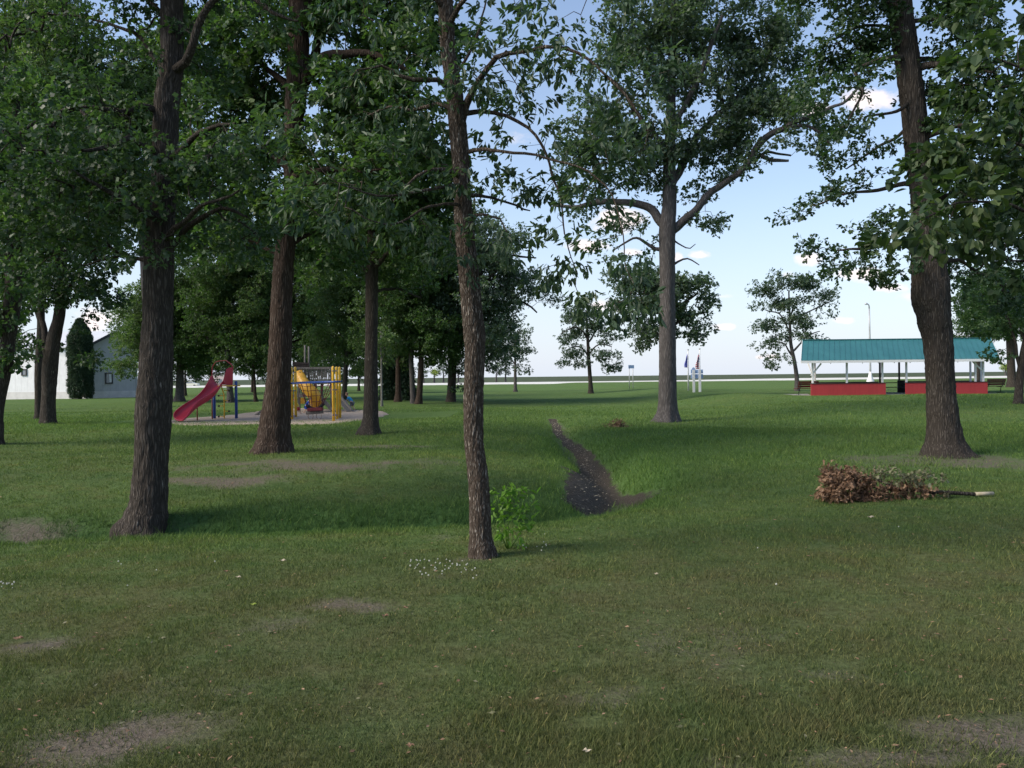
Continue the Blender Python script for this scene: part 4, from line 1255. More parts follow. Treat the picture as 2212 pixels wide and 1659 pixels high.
# ---- T6: big oak on the right
make_tree('oak_tree', 'massive dark oak at the right in front of the shelter, burl on its left', (2043, 985),
          [(2046, 994, 118), (2043, 975, 88), (2040, 945, 70), (2036, 900, 60), (2031, 828, 54), (2026, 743, 56), (2017, 687, 66), (2010, 640, 76), (2009, 610, 74), (2006, 582, 70), (1996, 436, 52), (1982, 327, 50), (1972, 218, 48), (1958, 109, 48), (1941, 0, 48), (1930, -140, 42), (1920, -300, 28), (1914, -410, 12)],
          [[(1962, 125, 16, 0), (1935, 125, 13, -.2), (1895, 132, 10, -.4), (1868, 142, 9, -.5), (1852, 157, 8, -.6), (1862, 182, 7, -.6), (1860, 205, 6, -.7), (1848, 228, 5, -.8), (1820, 270, 3, -.9)],
           [(1968, 215, 10, 0), (1950, 232, 8, -.2), (1917, 241, 6, -.4), (1870, 260, 4, -.6)],
           [(1955, 50, 12, 0), (1975, 46, 10, -.1), (2010, 42, 8, -.3), (2044, 33, 7, -.5), (2080, 26, 6, -.6), (2143, 22, 4, -.8)],
           [(1980, 130, 13, 0), (2015, 122, 10, .3), (2060, 125, 7, .6), (2120, 140, 5, .9)],
           [(1975, 150, 20, 0), (2020, 138, 14, -.3), (2080, 130, 9, -.8), (2150, 150, 6, -1.2)],
           [(1985, 400, 16, 0), (1950, 400, 11, .2), (1900, 410, 8, .5), (1840, 420, 6, .7), (1760, 440, 4, .9)],
           [(1995, 500, 14, 0), (1950, 520, 10, -.3), (1890, 530, 7, -.6), (1820, 540, 4, -.8)],
           [(2000, 440, 16, 0), (2050, 420, 12, .4), (2110, 400, 8, .8), (2190, 400, 5, 1.2)],
           [(2010, 560, 14, 0), (2060, 560, 9, .5), (2110, 590, 6, 1), (2160, 620, 4, 1.4)],
           [(1985, 300, 14, 0), (2040, 280, 10, -.5), (2110, 270, 7, -1)],
           [(1965, 80, 12, 0), (1920, 60, 8, .5), (1860, 60, 6, .8), (1800, 90, 4, 1)],
           [(1976, 260, 10, 0), (1930, 300, 7, .4), (1870, 330, 5, .7), (1830, 360, 3, .8)],
           [(1940, -60, 16, 0), (2000, -120, 10, 0), (2080, -160, 6, 0)], [(1935, -60, 16, 0), (1870, -120, 10, 0), (1800, -150, 6, 0)]],
          [(1840, 100, 75, 45, .3, 1.0), (1780, 140, 65, 40, .6, .9), (1900, 80, 50, 50, .3, .9), (1800, 210, 65, 32, -.7, .9), (1870, 160, 50, 35, -.4, .8), (1900, 240, 50, 28, -.3, .7), (1840, 270, 60, 30, -.7, .8), (1880, 330, 55, 30, .4, .7), (1830, 350, 40, 28, .7, .6),
           (1780, 430, 65, 24, .8, .8), (1730, 455, 38, 18, .9, .5), (1860, 410, 60, 30, .6, .8), (1930, 410, 45, 32, .2, .7), (1900, 490, 60, 30, 0, .8), (1820, 530, 60, 26, -.7, .7), (1880, 555, 65, 26, -.5, .8), (1940, 560, 36, 26, -.2, .6), (1800, 575, 35, 14, -.8, .5),
           (1890, 595, 36, 12, -.5, .4), (2080, 60, 90, 45, -.5, 1.2), (2060, 170, 90, 55, -.2, 1.2), (2150, 200, 80, 60, -.6, 1.3), (2050, 270, 60, 45, -.4, 1.0), (2110, 330, 80, 55, -.4, 1.3), (2060, 400, 60, 50, .4, 1.1), (2150, 430, 80, 55, 1, 1.3), (2090, 490, 70, 45, .7, 1.1),
           (2080, 580, 60, 40, .8, 1.0), (2160, 560, 70, 50, 1.2, 1.2), (2170, 640, 60, 36, 1.4, 1.1), (1850, 20, 80, 35, .3, 1.0), (1960, -150, 170, 90, 0, 2.4), (2140, -60, 130, 80, 0, 2.0), (1780, -70, 100, 60, 0, 1.5), (2250, 300, 80, 200, .5, 2.0), (1930, -330, 150, 90, 0, 2.2)],
          'oak', 'leaf_oak', 'bark_oak', 56, (0.018, 30), (0.36, 0.28, 6), 0.07, 61, -0.06, dens=1.9, Lmul=1.15, limb_sides=9)

# ---- T7: broad leaved tree leaning in from the right edge
make_tree('broadleaf_tree', 'tree with big soft green leaves hanging in from the right edge', (2420, 1100),
          [(2420, 1110, 90), (2420, 1090, 66), (2415, 950, 56), (2405, 700, 50), (2395, 400, 42), (2380, 100, 32), (2370, -150, 18), (2365, -300, 8)],
          [[(2400, 600, 18, 0), (2340, 520, 12, -.2), (2250, 470, 8, -.4), (2150, 440, 6, -.6), (2060, 440, 4, -.8), (1980, 480, 3, -.9)],
           [(2397, 450, 18, 0), (2330, 370, 12, .2), (2240, 330, 8, .3), (2150, 300, 5, .3), (2080, 300, 4, .2)],
           [(2392, 350, 16, 0), (2320, 240, 10, -.2), (2240, 170, 7, -.4), (2170, 130, 4, -.5)],
           [(2400, 620, 14, 0), (2330, 590, 9, .3), (2250, 560, 6, .4), (2160, 560, 4, .4)],
           [(2385, 180, 14, 0), (2310, 60, 9, 0), (2230, 10, 6, 0)]],
          [(2150, 200, 55, 50, -.4, .5), (2200, 90, 50, 60, -.3, .6), (2110, 300, 55, 40, .1, .5), (2180, 330, 60, 50, 0, .6), (2060, 330, 36, 24, .1, .35), (2030, 450, 50, 26, -.8, .4), (2100, 420, 60, 36, -.6, .5), (2180, 440, 60, 45, -.4, .6),
           (1985, 490, 34, 14, -.9, .25), (2150, 520, 60, 36, .2, .5), (2210, 560, 45, 40, .3, .5), (2190, 250, 55, 40, -.3, .5), (2120, 130, 40, 30, -.5, .4), (2200, -20, 80, 60, 0, .8), (2300, 300, 80, 250, 0, 1.0), (2080, 500, 40, 18, -.5, .3), (2010, 350, 22, 16, 0, .2)],
          'broad', 'leaf_broad', 'bark_oak', 20, None, (0.3, 0.4, 5), 0.2, 71, 0.04, dens=1.25, tipr=0.004, depth=9.2, gapscale=0.45)

# ---- T8 and its twin behind; T9 leaning at the left edge
make_tree('oak_tree', 'nearer of the twin trunks on the left lawn, pale wound low on its bark', (104, 915),
          [(104, 920, 36), (104, 905, 30), (105, 860, 28), (108, 795, 31), (116, 735, 27), (128, 680, 22), (134, 600, 18), (140, 500, 14), (146, 380, 10), (150, 280, 5)],
          [[(104, 800, 16, 0), (98, 740, 14, .3), (92, 680, 12, .6), (80, 600, 10, .8), (60, 500, 7, 1), (40, 400, 4, 1.2)], [(130, 670, 10, 0), (160, 610, 8, -.3), (200, 560, 6, -.6), (240, 540, 4, -.9)],
           [(135, 590, 9, 0), (110, 540, 7, -.8), (80, 500, 4, -1.4)]],
          [(60, 560, 80, 50, .5, 2.4), (160, 600, 70, 40, -.5, 2.2), (130, 500, 90, 50, 0, 2.6), (50, 440, 90, 60, 1, 2.6), (210, 540, 60, 40, -.8, 2), (120, 400, 100, 50, 0, 2.6), (60, 640, 60, 30, .4, 1.8), (30, 720, 45, 36, 1, 1.6), (150, 680, 40, 26, -.3, 1.4),
           (70, 740, 32, 22, -.6, 1.2), (200, 640, 50, 26, -.6, 1.6), (150, 300, 90, 60, 0, 2.5), (110, 640, 60, 28, -1.2, 1.2), (185, 770, 22, 14, -.4, .7)],
          'mid', 'leaf_oak', 'bark_oak', 24, (0.012, 22), (0.4, 0.25, 5), 0.2, 81, -0.03, dens=1.3)
mb = MB(); pw = ground(104, 915)
wound = [P3(x, y, pw[1] - 0.25) for x, y in [(99, 900), (105, 897), (109, 905), (108, 912), (101, 911), (98, 906)]]
mb.tube([wound[0] + (0.02, 0.02, .0), wound[4] + (0.02, .02, 0)], [0.07, 0.09], 8)
o = [x for x in COL.objects if x.get('label', '').startswith('nearer of the twin')][0]
mb.build('bark_wound', M['cutwood'], o, True)
make_tree('oak_tree', 'farther darker stem of the twin trunks on the left lawn', (84, 905),
          [(84, 909, 22), (84, 895, 16), (83, 850, 15), (84, 780, 16), (88, 700, 14), (84, 600, 12), (76, 500, 9), (70, 380, 4)],
          [[(86, 700, 8, 0), (60, 640, 6, .5), (30, 600, 4, 1)], [(84, 620, 7, 0), (110, 560, 5, -.5), (140, 520, 3, -1)]],
          [(40, 590, 60, 40, .8, 2), (110, 540, 70, 40, 0, 2), (60, 470, 80, 50, .5, 2.4), (20, 660, 50, 30, 1, 1.8), (90, 400, 80, 50, 0, 2.4)],
          'mid', 'leaf_oak', 'bark_oak', 16, None, (0.4, 0.25, 5), 0.3, 82, 0.0, dens=1.1)
make_tree('oak_tree', 'dark trunk leaning in at the far left edge of the view', (-22, 960),
          [(-24, 966, 60), (-20, 945, 44), (-8, 870, 32), (8, 800, 30), (18, 734, 28), (28, 640, 33), (30, 560, 30), (32, 450, 26), (34, 300, 18), (36, 180, 8)],
          [[(30, 600, 14, 0), (55, 540, 10, -.4), (90, 500, 7, -.8), (130, 480, 4, -1)], [(31, 500, 14, 0), (70, 430, 9, .5), (120, 380, 6, 1), (170, 350, 4, 1.2)], [(28, 620, 12, 0), (-10, 560, 8, 0), (-60, 520, 5, 0)], [(33, 380, 10, 0), (80, 310, 6, -.5)]],
          [(90, 480, 80, 40, -.6, 1.8), (30, 600, 50, 40, -.6, 1.4), (0, 680, 30, 40, -.4, 1.2), (140, 380, 80, 45, .8, 1.8), (60, 330, 90, 50, 0, 2), (0, 480, 80, 60, 0, 2), (80, 250, 90, 50, 0, 2), (25, 760, 24, 26, -.3, .8), (-60, 600, 60, 100, 0, 2), (10, 180, 60, 40, 0, 1.6)],
          'mid', 'leaf_mid', 'bark_oak', 28, (0.012, 24), (0.4, 0.3, 5), 0.15, 83, -0.03, dens=1.5)
auto_tree('oak_tree', 'tall pale leaved tree rising above the others at the top left', (95, 884), 12, -60, 420, 150, cx=70, leaf='leaf_light', bark='bark_grey', sty='mid', seed=84, dens=1.0, gap=.0, rdm=5)
auto_tree('oak_tree', 'tree with yellowish leaves behind the big dark left oak', (335, 880), 18, 90, 560, 190, cx=250, leaf='leaf_light', bark='bark_grey', sty='mid', seed=85, dens=1.1, rdm=5)

# ---- woods behind the playground
G = 'trees standing behind the playground'
for args in [
    ('park_tree', 'grey trunked tree left of the red slide, behind it', (387, 867), 18, 560, 812, 105, dict(cx=395, leaf='leaf_mid', seed=101, bark='bark_grey')),
    ('park_tree', 'pale grey trunk seen behind the ladder of the red slide', (499, 870), 14, 420, 812, 125, dict(leaf='leaf_mid', seed=102, bark='bark_grey', cx=480)),
    ('park_tree', 'thin leaning dark tree between the blue post and the stout trunk', (553, 868), 7, 520, 815, 90, dict(cx=535, leaf='leaf_light', seed=103)),
    ('park_tree', 'dark tree behind the wooden ship with its masts', (606, 862), 14, 380, 790, 120, dict(cx=655, leaf='leaf_mid', seed=104, bark='bark_oak')),
    ('park_tree', 'leaning dark trunk just right of the yellow climber, far side of the sand', (742, 866), 11, 430, 812, 110, dict(cx=760, leaf='leaf_light', seed=105, bark='bark_oak')),
    ('park_tree', 'short brown trunk among dark spruces right of the pale sapling', (860, 868), 12, 420, 800, 115, dict(leaf='leaf_light', seed=106)),
    ('park_tree', 'light barked stem leaning left, foot touching a darker trunk', (894, 872), 11, 470, 760, 90, dict(cx=870, leaf='leaf_mid', seed=107, bark='bark_grey')),
    ('park_tree', 'straight brown trunk, rightmost of the trees behind the playground', (904, 873), 13, 440, 790, 105, dict(cx=925, leaf='leaf_mid', seed=108)),
    ('park_tree', 'bushy dark tree between the arborvitae and the big left oak', (310, 868), 10, 600, 830, 85, dict(cx=318, leaf='leaf_light', seed=109, bark='bark_grey')),
]:
    kw = args[7]
    auto_tree(args[0], args[1], args[2], args[3], args[4], args[5], args[6], sty='mid', group=G, dens=kw.pop('dens', 0.95), rdm=4.5, gap=.04, **kw)

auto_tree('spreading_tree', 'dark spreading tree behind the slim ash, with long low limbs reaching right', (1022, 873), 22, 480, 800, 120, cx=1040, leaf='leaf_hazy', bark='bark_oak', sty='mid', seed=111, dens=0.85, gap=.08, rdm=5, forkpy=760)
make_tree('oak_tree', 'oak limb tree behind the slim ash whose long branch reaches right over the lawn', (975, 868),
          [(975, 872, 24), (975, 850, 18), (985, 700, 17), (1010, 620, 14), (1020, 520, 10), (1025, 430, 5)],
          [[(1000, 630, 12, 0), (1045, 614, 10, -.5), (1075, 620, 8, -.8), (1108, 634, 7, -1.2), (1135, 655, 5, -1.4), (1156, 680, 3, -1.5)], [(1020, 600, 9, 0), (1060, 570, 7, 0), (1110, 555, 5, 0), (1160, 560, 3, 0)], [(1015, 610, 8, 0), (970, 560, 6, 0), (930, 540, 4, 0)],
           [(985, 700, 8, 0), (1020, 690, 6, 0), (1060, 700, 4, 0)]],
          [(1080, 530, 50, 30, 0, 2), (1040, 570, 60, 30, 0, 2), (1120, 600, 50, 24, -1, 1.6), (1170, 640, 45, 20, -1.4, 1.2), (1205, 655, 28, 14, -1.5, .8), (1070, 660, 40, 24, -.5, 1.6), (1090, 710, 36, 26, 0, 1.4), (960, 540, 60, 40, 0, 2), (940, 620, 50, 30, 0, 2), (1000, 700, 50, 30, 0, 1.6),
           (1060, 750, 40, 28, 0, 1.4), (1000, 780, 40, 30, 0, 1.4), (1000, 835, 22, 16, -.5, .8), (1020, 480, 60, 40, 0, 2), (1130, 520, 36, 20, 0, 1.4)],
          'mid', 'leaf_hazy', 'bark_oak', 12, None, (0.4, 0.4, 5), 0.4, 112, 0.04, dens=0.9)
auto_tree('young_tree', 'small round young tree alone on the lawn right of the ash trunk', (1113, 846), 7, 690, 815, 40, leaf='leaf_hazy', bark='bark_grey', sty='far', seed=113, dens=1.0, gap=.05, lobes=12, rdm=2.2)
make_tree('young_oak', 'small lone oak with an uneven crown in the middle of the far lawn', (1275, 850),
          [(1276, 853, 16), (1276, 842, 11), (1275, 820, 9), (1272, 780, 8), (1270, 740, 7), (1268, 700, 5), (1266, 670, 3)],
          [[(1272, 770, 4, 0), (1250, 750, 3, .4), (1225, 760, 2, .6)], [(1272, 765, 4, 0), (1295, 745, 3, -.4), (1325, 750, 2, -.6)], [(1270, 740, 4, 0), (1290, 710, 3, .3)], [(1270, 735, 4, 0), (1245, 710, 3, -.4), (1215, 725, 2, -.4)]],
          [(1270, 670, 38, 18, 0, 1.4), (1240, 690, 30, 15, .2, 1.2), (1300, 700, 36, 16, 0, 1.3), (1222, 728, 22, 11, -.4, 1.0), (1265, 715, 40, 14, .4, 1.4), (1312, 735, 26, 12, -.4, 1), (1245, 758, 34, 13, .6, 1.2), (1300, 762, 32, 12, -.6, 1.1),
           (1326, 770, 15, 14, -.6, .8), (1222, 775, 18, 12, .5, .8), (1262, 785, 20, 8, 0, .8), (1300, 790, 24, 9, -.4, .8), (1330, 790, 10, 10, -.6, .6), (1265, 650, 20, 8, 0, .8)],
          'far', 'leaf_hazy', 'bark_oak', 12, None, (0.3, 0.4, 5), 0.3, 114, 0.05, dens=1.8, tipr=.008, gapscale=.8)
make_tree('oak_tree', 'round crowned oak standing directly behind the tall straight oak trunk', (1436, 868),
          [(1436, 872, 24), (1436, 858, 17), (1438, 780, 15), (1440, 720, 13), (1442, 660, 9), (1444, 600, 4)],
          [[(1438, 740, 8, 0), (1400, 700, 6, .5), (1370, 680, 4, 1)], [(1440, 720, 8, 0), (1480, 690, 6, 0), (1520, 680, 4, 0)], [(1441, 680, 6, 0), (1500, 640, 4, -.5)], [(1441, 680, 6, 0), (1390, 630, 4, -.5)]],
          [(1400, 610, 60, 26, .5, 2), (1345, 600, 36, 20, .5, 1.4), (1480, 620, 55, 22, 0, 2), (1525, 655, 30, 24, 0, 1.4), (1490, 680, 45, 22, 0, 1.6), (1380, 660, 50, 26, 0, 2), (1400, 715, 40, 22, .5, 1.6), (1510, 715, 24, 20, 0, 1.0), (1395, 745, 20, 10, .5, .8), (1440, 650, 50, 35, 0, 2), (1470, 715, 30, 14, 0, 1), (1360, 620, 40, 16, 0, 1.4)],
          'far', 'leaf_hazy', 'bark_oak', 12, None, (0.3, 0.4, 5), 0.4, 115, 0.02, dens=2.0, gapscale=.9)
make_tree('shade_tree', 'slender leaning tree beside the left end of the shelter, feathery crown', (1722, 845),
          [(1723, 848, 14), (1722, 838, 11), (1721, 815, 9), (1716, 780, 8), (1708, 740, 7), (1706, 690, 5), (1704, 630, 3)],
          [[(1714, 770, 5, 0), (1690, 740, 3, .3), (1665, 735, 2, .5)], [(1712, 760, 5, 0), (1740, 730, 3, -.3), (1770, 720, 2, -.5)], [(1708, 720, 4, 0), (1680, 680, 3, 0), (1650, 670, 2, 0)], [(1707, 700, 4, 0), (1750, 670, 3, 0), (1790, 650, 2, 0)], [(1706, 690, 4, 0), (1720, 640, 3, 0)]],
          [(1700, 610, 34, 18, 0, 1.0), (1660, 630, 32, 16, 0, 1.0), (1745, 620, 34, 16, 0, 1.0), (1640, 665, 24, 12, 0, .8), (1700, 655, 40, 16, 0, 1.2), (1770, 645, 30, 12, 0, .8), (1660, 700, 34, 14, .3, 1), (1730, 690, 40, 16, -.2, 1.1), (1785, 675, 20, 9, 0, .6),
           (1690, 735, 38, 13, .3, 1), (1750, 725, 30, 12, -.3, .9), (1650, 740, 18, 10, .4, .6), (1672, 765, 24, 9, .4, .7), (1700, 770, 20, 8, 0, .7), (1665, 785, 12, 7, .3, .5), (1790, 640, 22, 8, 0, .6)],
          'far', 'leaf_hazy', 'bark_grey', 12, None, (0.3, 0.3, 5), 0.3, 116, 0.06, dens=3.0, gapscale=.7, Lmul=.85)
make_tree('young_tree', 'thin forked tree at the right edge in front of the thick distant trunk', (2203, 872),
          [(2200, 876, 26), (2200, 866, 18), (2203, 820, 16), (2210, 770, 15), (2218, 720, 12), (2226, 650, 7), (2230, 600, 3)],
          [[(2205, 800, 9, 0), (2196, 765, 7, 0), (2192, 730, 5, 0), (2180, 690, 4, 0), (2160, 660, 3, 0)], [(2214, 740, 6, 0), (2200, 700, 4, 0)]],
          [(2160, 650, 45, 24, 0, 1.6), (2200, 620, 50, 30, 0, 2), (2120, 690, 34, 18, -.3, 1), (2180, 700, 40, 22, 0, 1.4), (2100, 660, 36, 18, 0, 1.2), (2150, 722, 26, 12, 0, .8), (2210, 700, 36, 30, 0, 1.2), (2240, 650, 40, 50, 0, 2), (2085, 625, 32, 20, 0, 1), (2150, 590, 60, 24, 0, 1.8), (2165, 760, 14, 8, 0, .5)],
          'mid', 'leaf_mid', 'bark_oak', 14, None, (0.3, 0.3, 5), 0.3, 117, 0.04, dens=1.0)
auto_tree('park_tree', 'thick trunked tree farther off behind the right hand bench', (2187, 836), 17, 580, 745, 75, cx=2170, leaf='leaf_mid', bark='bark_oak', sty='far', seed=118, dens=.9, rdm=4)
auto_tree('park_tree', 'dense tree behind the right end of the green shelter roof', (2112, 832), 12, 590, 760, 62, cx=2110, leaf='leaf_mid', bark='bark_oak', sty='far', seed=119, dens=.9, rdm=4, depth=110)

for i, (x, top, hw, lab) in enumerate([(400, 690, 50, 'bushy far tree low behind the grey trunk left of the slide'), (455, 660, 60, 'bushy far tree filling the gap behind the red slide'), (545, 650, 55, 'bushy far tree left of the stout brown trunk'),
                                      (660, 650, 60, 'bushy far tree low behind the ship masts'), (715, 670, 50, 'bushy far tree behind the plank railing'), (775, 690, 40, 'bushy far tree seen left of the dark straight trunk'), (835, 640, 55, 'bushy far tree behind the pale sapling')]):
    auto_tree('park_tree', lab, (x, 830), 5, top, 829, hw, leaf='leaf_mid' if i % 2 else 'leaf_oak', bark='bark_oak', sty='far', seed=160 + i, lobes=12, depth=105 + 9 * (i % 3), dens=0.8, rdm=4, group='bushy trees far behind the playground')

# ---- sapling with pale bark
auto_tree('sapling', 'thin pale barked sapling just right of the dark straight trunk', (825, 878), 4.5, 700, 800, 30, cx=822, leaf='leaf_light', bark='bark_pale', sty='mid', seed=120, lobes=7, rdm=1.2, dens=1.2)


# ---- columnar arborvitae and spruces
def conifer(name, label, base, half, top, leaf, sty, seed, col=True, group=None, dens=1.0):
    rng = np.random.default_rng(seed)
    b = ground(*base); d0 = b[1]; mp = d0 / FPX
    root = empty(name, b, label, 'tree', group)
    H = (base[1] - top) * mp; Rr = half * mp
    mb = MB(); mb.tube([b + (0, 0, -.1), b + (0, 0, H * .5), b + (0, 0, H * 0.93)], [Rr * .12, Rr * .08, .01], 8); mb.build('trunk', M['bark_red'], root, True)
    n = int(H * Rr * 2 * PI * 16 * dens)
    t = rng.random(n) ** (0.8 if col else 1.3)
    a = rng.random(n) * 2 * PI
    prof = np.where(t < .06, .8 + 3 * t, 1.0) * (1 - sstep(.72, 1.02, t)) ** .6 if col else (1 - t) ** .9 * (0.8 + .25 * np.abs(np.sin(t * 40)))
    rad = Rr * prof * np.where(rng.random(n) < .35, .45 + .35 * rng.random(n), 0.80 + 0.22 * rng.random(n)) * (1 + .08 * vnoise(np.cos(a) * 2, np.sin(a) * 2, t * 9, seed))
    S = b + np.stack([np.cos(a) * rad, np.sin(a) * rad, 0.05 + t * H * .99], 1)
    D = norm(np.stack([np.cos(a), np.sin(a), (0.9 if col else -.15) + 0 * a], 1) + rng.normal(0, .25, (n, 3)))
    st = dict(STY['needle']); st['r'] = 0.16 if col else 0.35; st['wh'] = 5
    v, f = make_leaves(S, D, st, rng, 1.0 if col else 1.9)
    new_obj('crown', fast_mesh('crown', v - b, f), root, M[leaf])
    return root


conifer('arborvitae', 'tall columnar clipped arborvitae at the corner of the white and grey building', (175, 862), 23, 690, 'leaf_dark', 'needle', 131, True, dens=4.5)
conifer('spruce_tree', 'dark low spruce just left of the short brown trunk behind the playground', (842, 864), 17, 745, 'leaf_dark', 'needle', 132, False, 'dark spruces behind the playground')
conifer('spruce_tree', 'dark low spruce between the short brown trunk and the light leaning stem', (878, 865), 15, 740, 'leaf_dark', 'needle', 133, False, 'dark spruces behind the playground')

# ---- far trees on the horizon
for i, (x, y, hw, top, lf, lab) in enumerate([(938, 815, 10, 795, 'leaf_yellow', 'small yellow green bush on the horizon between two trunks'), (958, 814, 16, 782, 'leaf_hazy', 'grey green tree on the horizon just right of the yellow green bush'),
                                              (990, 813, 18, 778, 'leaf_hazy', 'round far tree on the horizon left of the ash trunk'), (1072, 812, 14, 788, 'leaf_dark', 'dark far evergreen just right of the ash trunk on the horizon'),
                                              (1092, 812, 12, 792, 'leaf_dark', 'second dark far evergreen right of the ash trunk, the lower one'), (2172, 803, 10, 788, 'leaf_yellow', 'small light green far tree beside the shelter on the right horizon'),
                                              (915, 816, 14, 786, 'leaf_hazy', 'far tree on the horizon close to the brown trunk')]):
    auto_tree('distant_tree', lab, (x, y), 3, top, y - 2, hw, leaf=lf, bark='bark_grey', sty='far', seed=140 + i, lobes=8, depth=260, dens=0.10, rdm=3, group='far trees on the horizon')

# ---- green shoot at the foot of the ash
def shoot():
    rng = np.random.default_rng(77)
    b = ground(1098, 1185); b[1] -= 0.05
    d = b[1]
    root = empty('leafy_shoot', b, 'bright green leafy shoot growing beside the foot of the slim ash', 'plant')
    mb = MB(); nodes = []
    for pts in [[(1098, 1187), (1098, 1140), (1100, 1100), (1106, 1062)], [(1097, 1185), (1090, 1140), (1080, 1105), (1074, 1070)], [(1099, 1187), (1108, 1150), (1122, 1115), (1132, 1075)], [(1097, 1187), (1085, 1160), (1075, 1140)], [(1100, 1185), (1115, 1165), (1128, 1145)]]:
        off = rng.normal(0, .08)
        q = [P3(x, y, d + off * k / 2) for k, (x, y) in enumerate(pts)]
        q[0][2] = b[2] - .02
        mb.tube(q, [0.007, 0.006, 0.004, 0.0025][:len(q)], 6); nodes += q[1:]
    mb.build('stem', M['leaf_bright'], root, True)
    S = []
    for x, y, rx, ry, n in [(1070, 1072, 14, 14, 9), (1100, 1070, 22, 12, 14), (1130, 1070, 14, 12, 8), (1108, 1098, 26, 14, 13), (1125, 1112, 18, 14, 11), (1080, 1118, 16, 16, 11), (1105, 1130, 24, 12, 9), (1138, 1140, 9, 8, 6), (1085, 1150, 14, 6, 7), (1118, 1152, 14, 6, 6), (1112, 1182, 14, 6, 4), (1058, 1096, 8, 4, 3)]:
        for _ in range(n):
            S.append(P3(x + rx * rng.normal() * .6, y + ry * rng.normal() * .6, d + rng.normal() * .09))
    S = np.array(S)
    st = dict(STY['ash']); st.update(r=0.05, wh=1, lf=3, L=0.085, w=0.55, droop=0.35)
    v, f = make_leaves(S, norm(S - (b + [0, 0, .3])), st, rng)
    new_obj('foliage', fast_mesh('foliage', v - b, f), root, M['leaf_bright'])


shoot()


# ---- brush piles
def brush(name, label, base, segs, clumps, seed, tipr=0.004):
    rng = np.random.default_rng(seed)
    b = ground(*base); d0 = b[1]
    root = empty(name, b, label, 'brush pile')
    mb = MB(); nodes = []
    for s in segs:
        q = [P3(x, y, d0 + dz) for x, y, w, dz in s]
        for p in q: p[2] = max(p[2], gz(p[0], p[1]) + .05)
        mb.tube(q, [w for _, _, w, _ in s], 7); nodes += [q[0] * (1 - t) + q[-1] * t for t in np.linspace(0, 1, 10)]
    mb.build('branch', M['bark_oak'], root, True)
    sets = {}
    for x, y, rx, ry, rd, n, mt in clumps:
        mp = d0 / FPX
        q = P3(x, y, d0) + rng.normal(0, .5, (n, 3)) * np.array([rx * mp, rd, ry * mp])
        q[:, 2] = np.maximum(q[:, 2], hgt(q[:, 0], q[:, 1]) + .02)
        sets.setdefault(mt, []).append(q)
    allq = np.vstack([np.vstack(v) for v in sets.values()])
    A, B, w = grow_twigs(np.array(nodes), allq[::3], rng)
    v, f = seg_prisms(A, B, tipr * w ** .35, tipr * w ** .35 * .9, 4)
    new_obj('twigs', fast_mesh('twigs', v - b, f, True), root, M['bark_red'])
    st = dict(STY['oak']); st.update(r=0.05, wh=1, lf=5, L=0.075, w=0.5, droop=0.3)
    for mt, q in sets.items():
        q = np.vstack(q)
        v, f = make_leaves(q, norm(rng.normal(0, 1, q.shape)), st, rng)
        new_obj('dead_leaves' if mt == 'leaf_dead' else 'faded_leaves', fast_mesh('dead_leaves', v - b, f), root, M[mt])
    return root


br = brush('fallen_branch', 'fallen branch with brown dead leaves and pale cut end near the massive right oak', (1900, 1080),
           [[(2146, 1077, .029, 0), (2105, 1073, .032, 0), (2000, 1061, .032, 0), (1940, 1056, .024, 0), (1870, 1026, .010, 0)], [(1945, 1058, .02, 0), (1880, 1052, .012, -.05), (1800, 1050, .006, -.1)],
            [(2010, 1066, .018, 0), (1970, 1040, .010, .1), (1930, 1035, .005, .1)], [(2020, 1070, .02, 0), (1985, 1048, .012, .2), (1960, 1030, .006, .25)]],
           [(1812, 1036, 34, 20, .22, 260, 'leaf_dead'), (1800, 1066, 28, 12, .22, 170, 'leaf_dead'), (1790, 1020, 12, 8, .15, 30, 'leaf_dead'), (1838, 1018, 10, 7, .15, 24, 'leaf_dead'), (1862, 1046, 26, 24, .22, 110, 'leaf_dead'), (1860, 1070, 50, 9, .22, 150, 'leaf_dead'), (1925, 1058, 40, 16, .2, 80, 'leaf_dead'), (1985, 1052, 40, 16, .2, 36, 'leaf_dead'), (1885, 1035, 26, 14, .2, 24, 'leaf_faded'),
            (1905, 1020, 26, 8, .2, 24, 'leaf_faded'), (1960, 1030, 30, 14, .25, 36, 'leaf_faded'), (2005, 1028, 30, 12, .25, 24, 'leaf_faded'), (1965, 1052, 10, 6, .1, 10, 'leaf_dead'), (1960, 1068, 60, 8, .2, 26, 'leaf_dead'), (2040, 1066, 14, 6, .1, 8, 'leaf_faded')], 201)
mb = MB(); dd = br.location[1]
pa, pb = P3(2146, 1077, dd), P3(2106, 1073.2, dd)
for p in (pa, pb): p[2] = max(p[2], gz(p[0], p[1]) + .05)
mb.tube([pa, pb], [.030, .034], 9); mb.build('cut_end', M['cutwood'], br, True)
brush('brush_heap', 'small heap of dry twigs and brown leaves left of the tall straight oak', (1332, 923),
      [[(1318, 922, .015, 0), (1334, 912, .01, 0), (1350, 915, .008, 0)], [(1345, 923, .015, .2), (1334, 905, .006, .2)]],
      [(1332, 918, 22, 6, .3, 90, 'leaf_dead'), (1333, 910, 9, 7, .2, 30, 'leaf_dead'), (1345, 920, 16, 3, .2, 30, 'leaf_faded')], 202, .007)

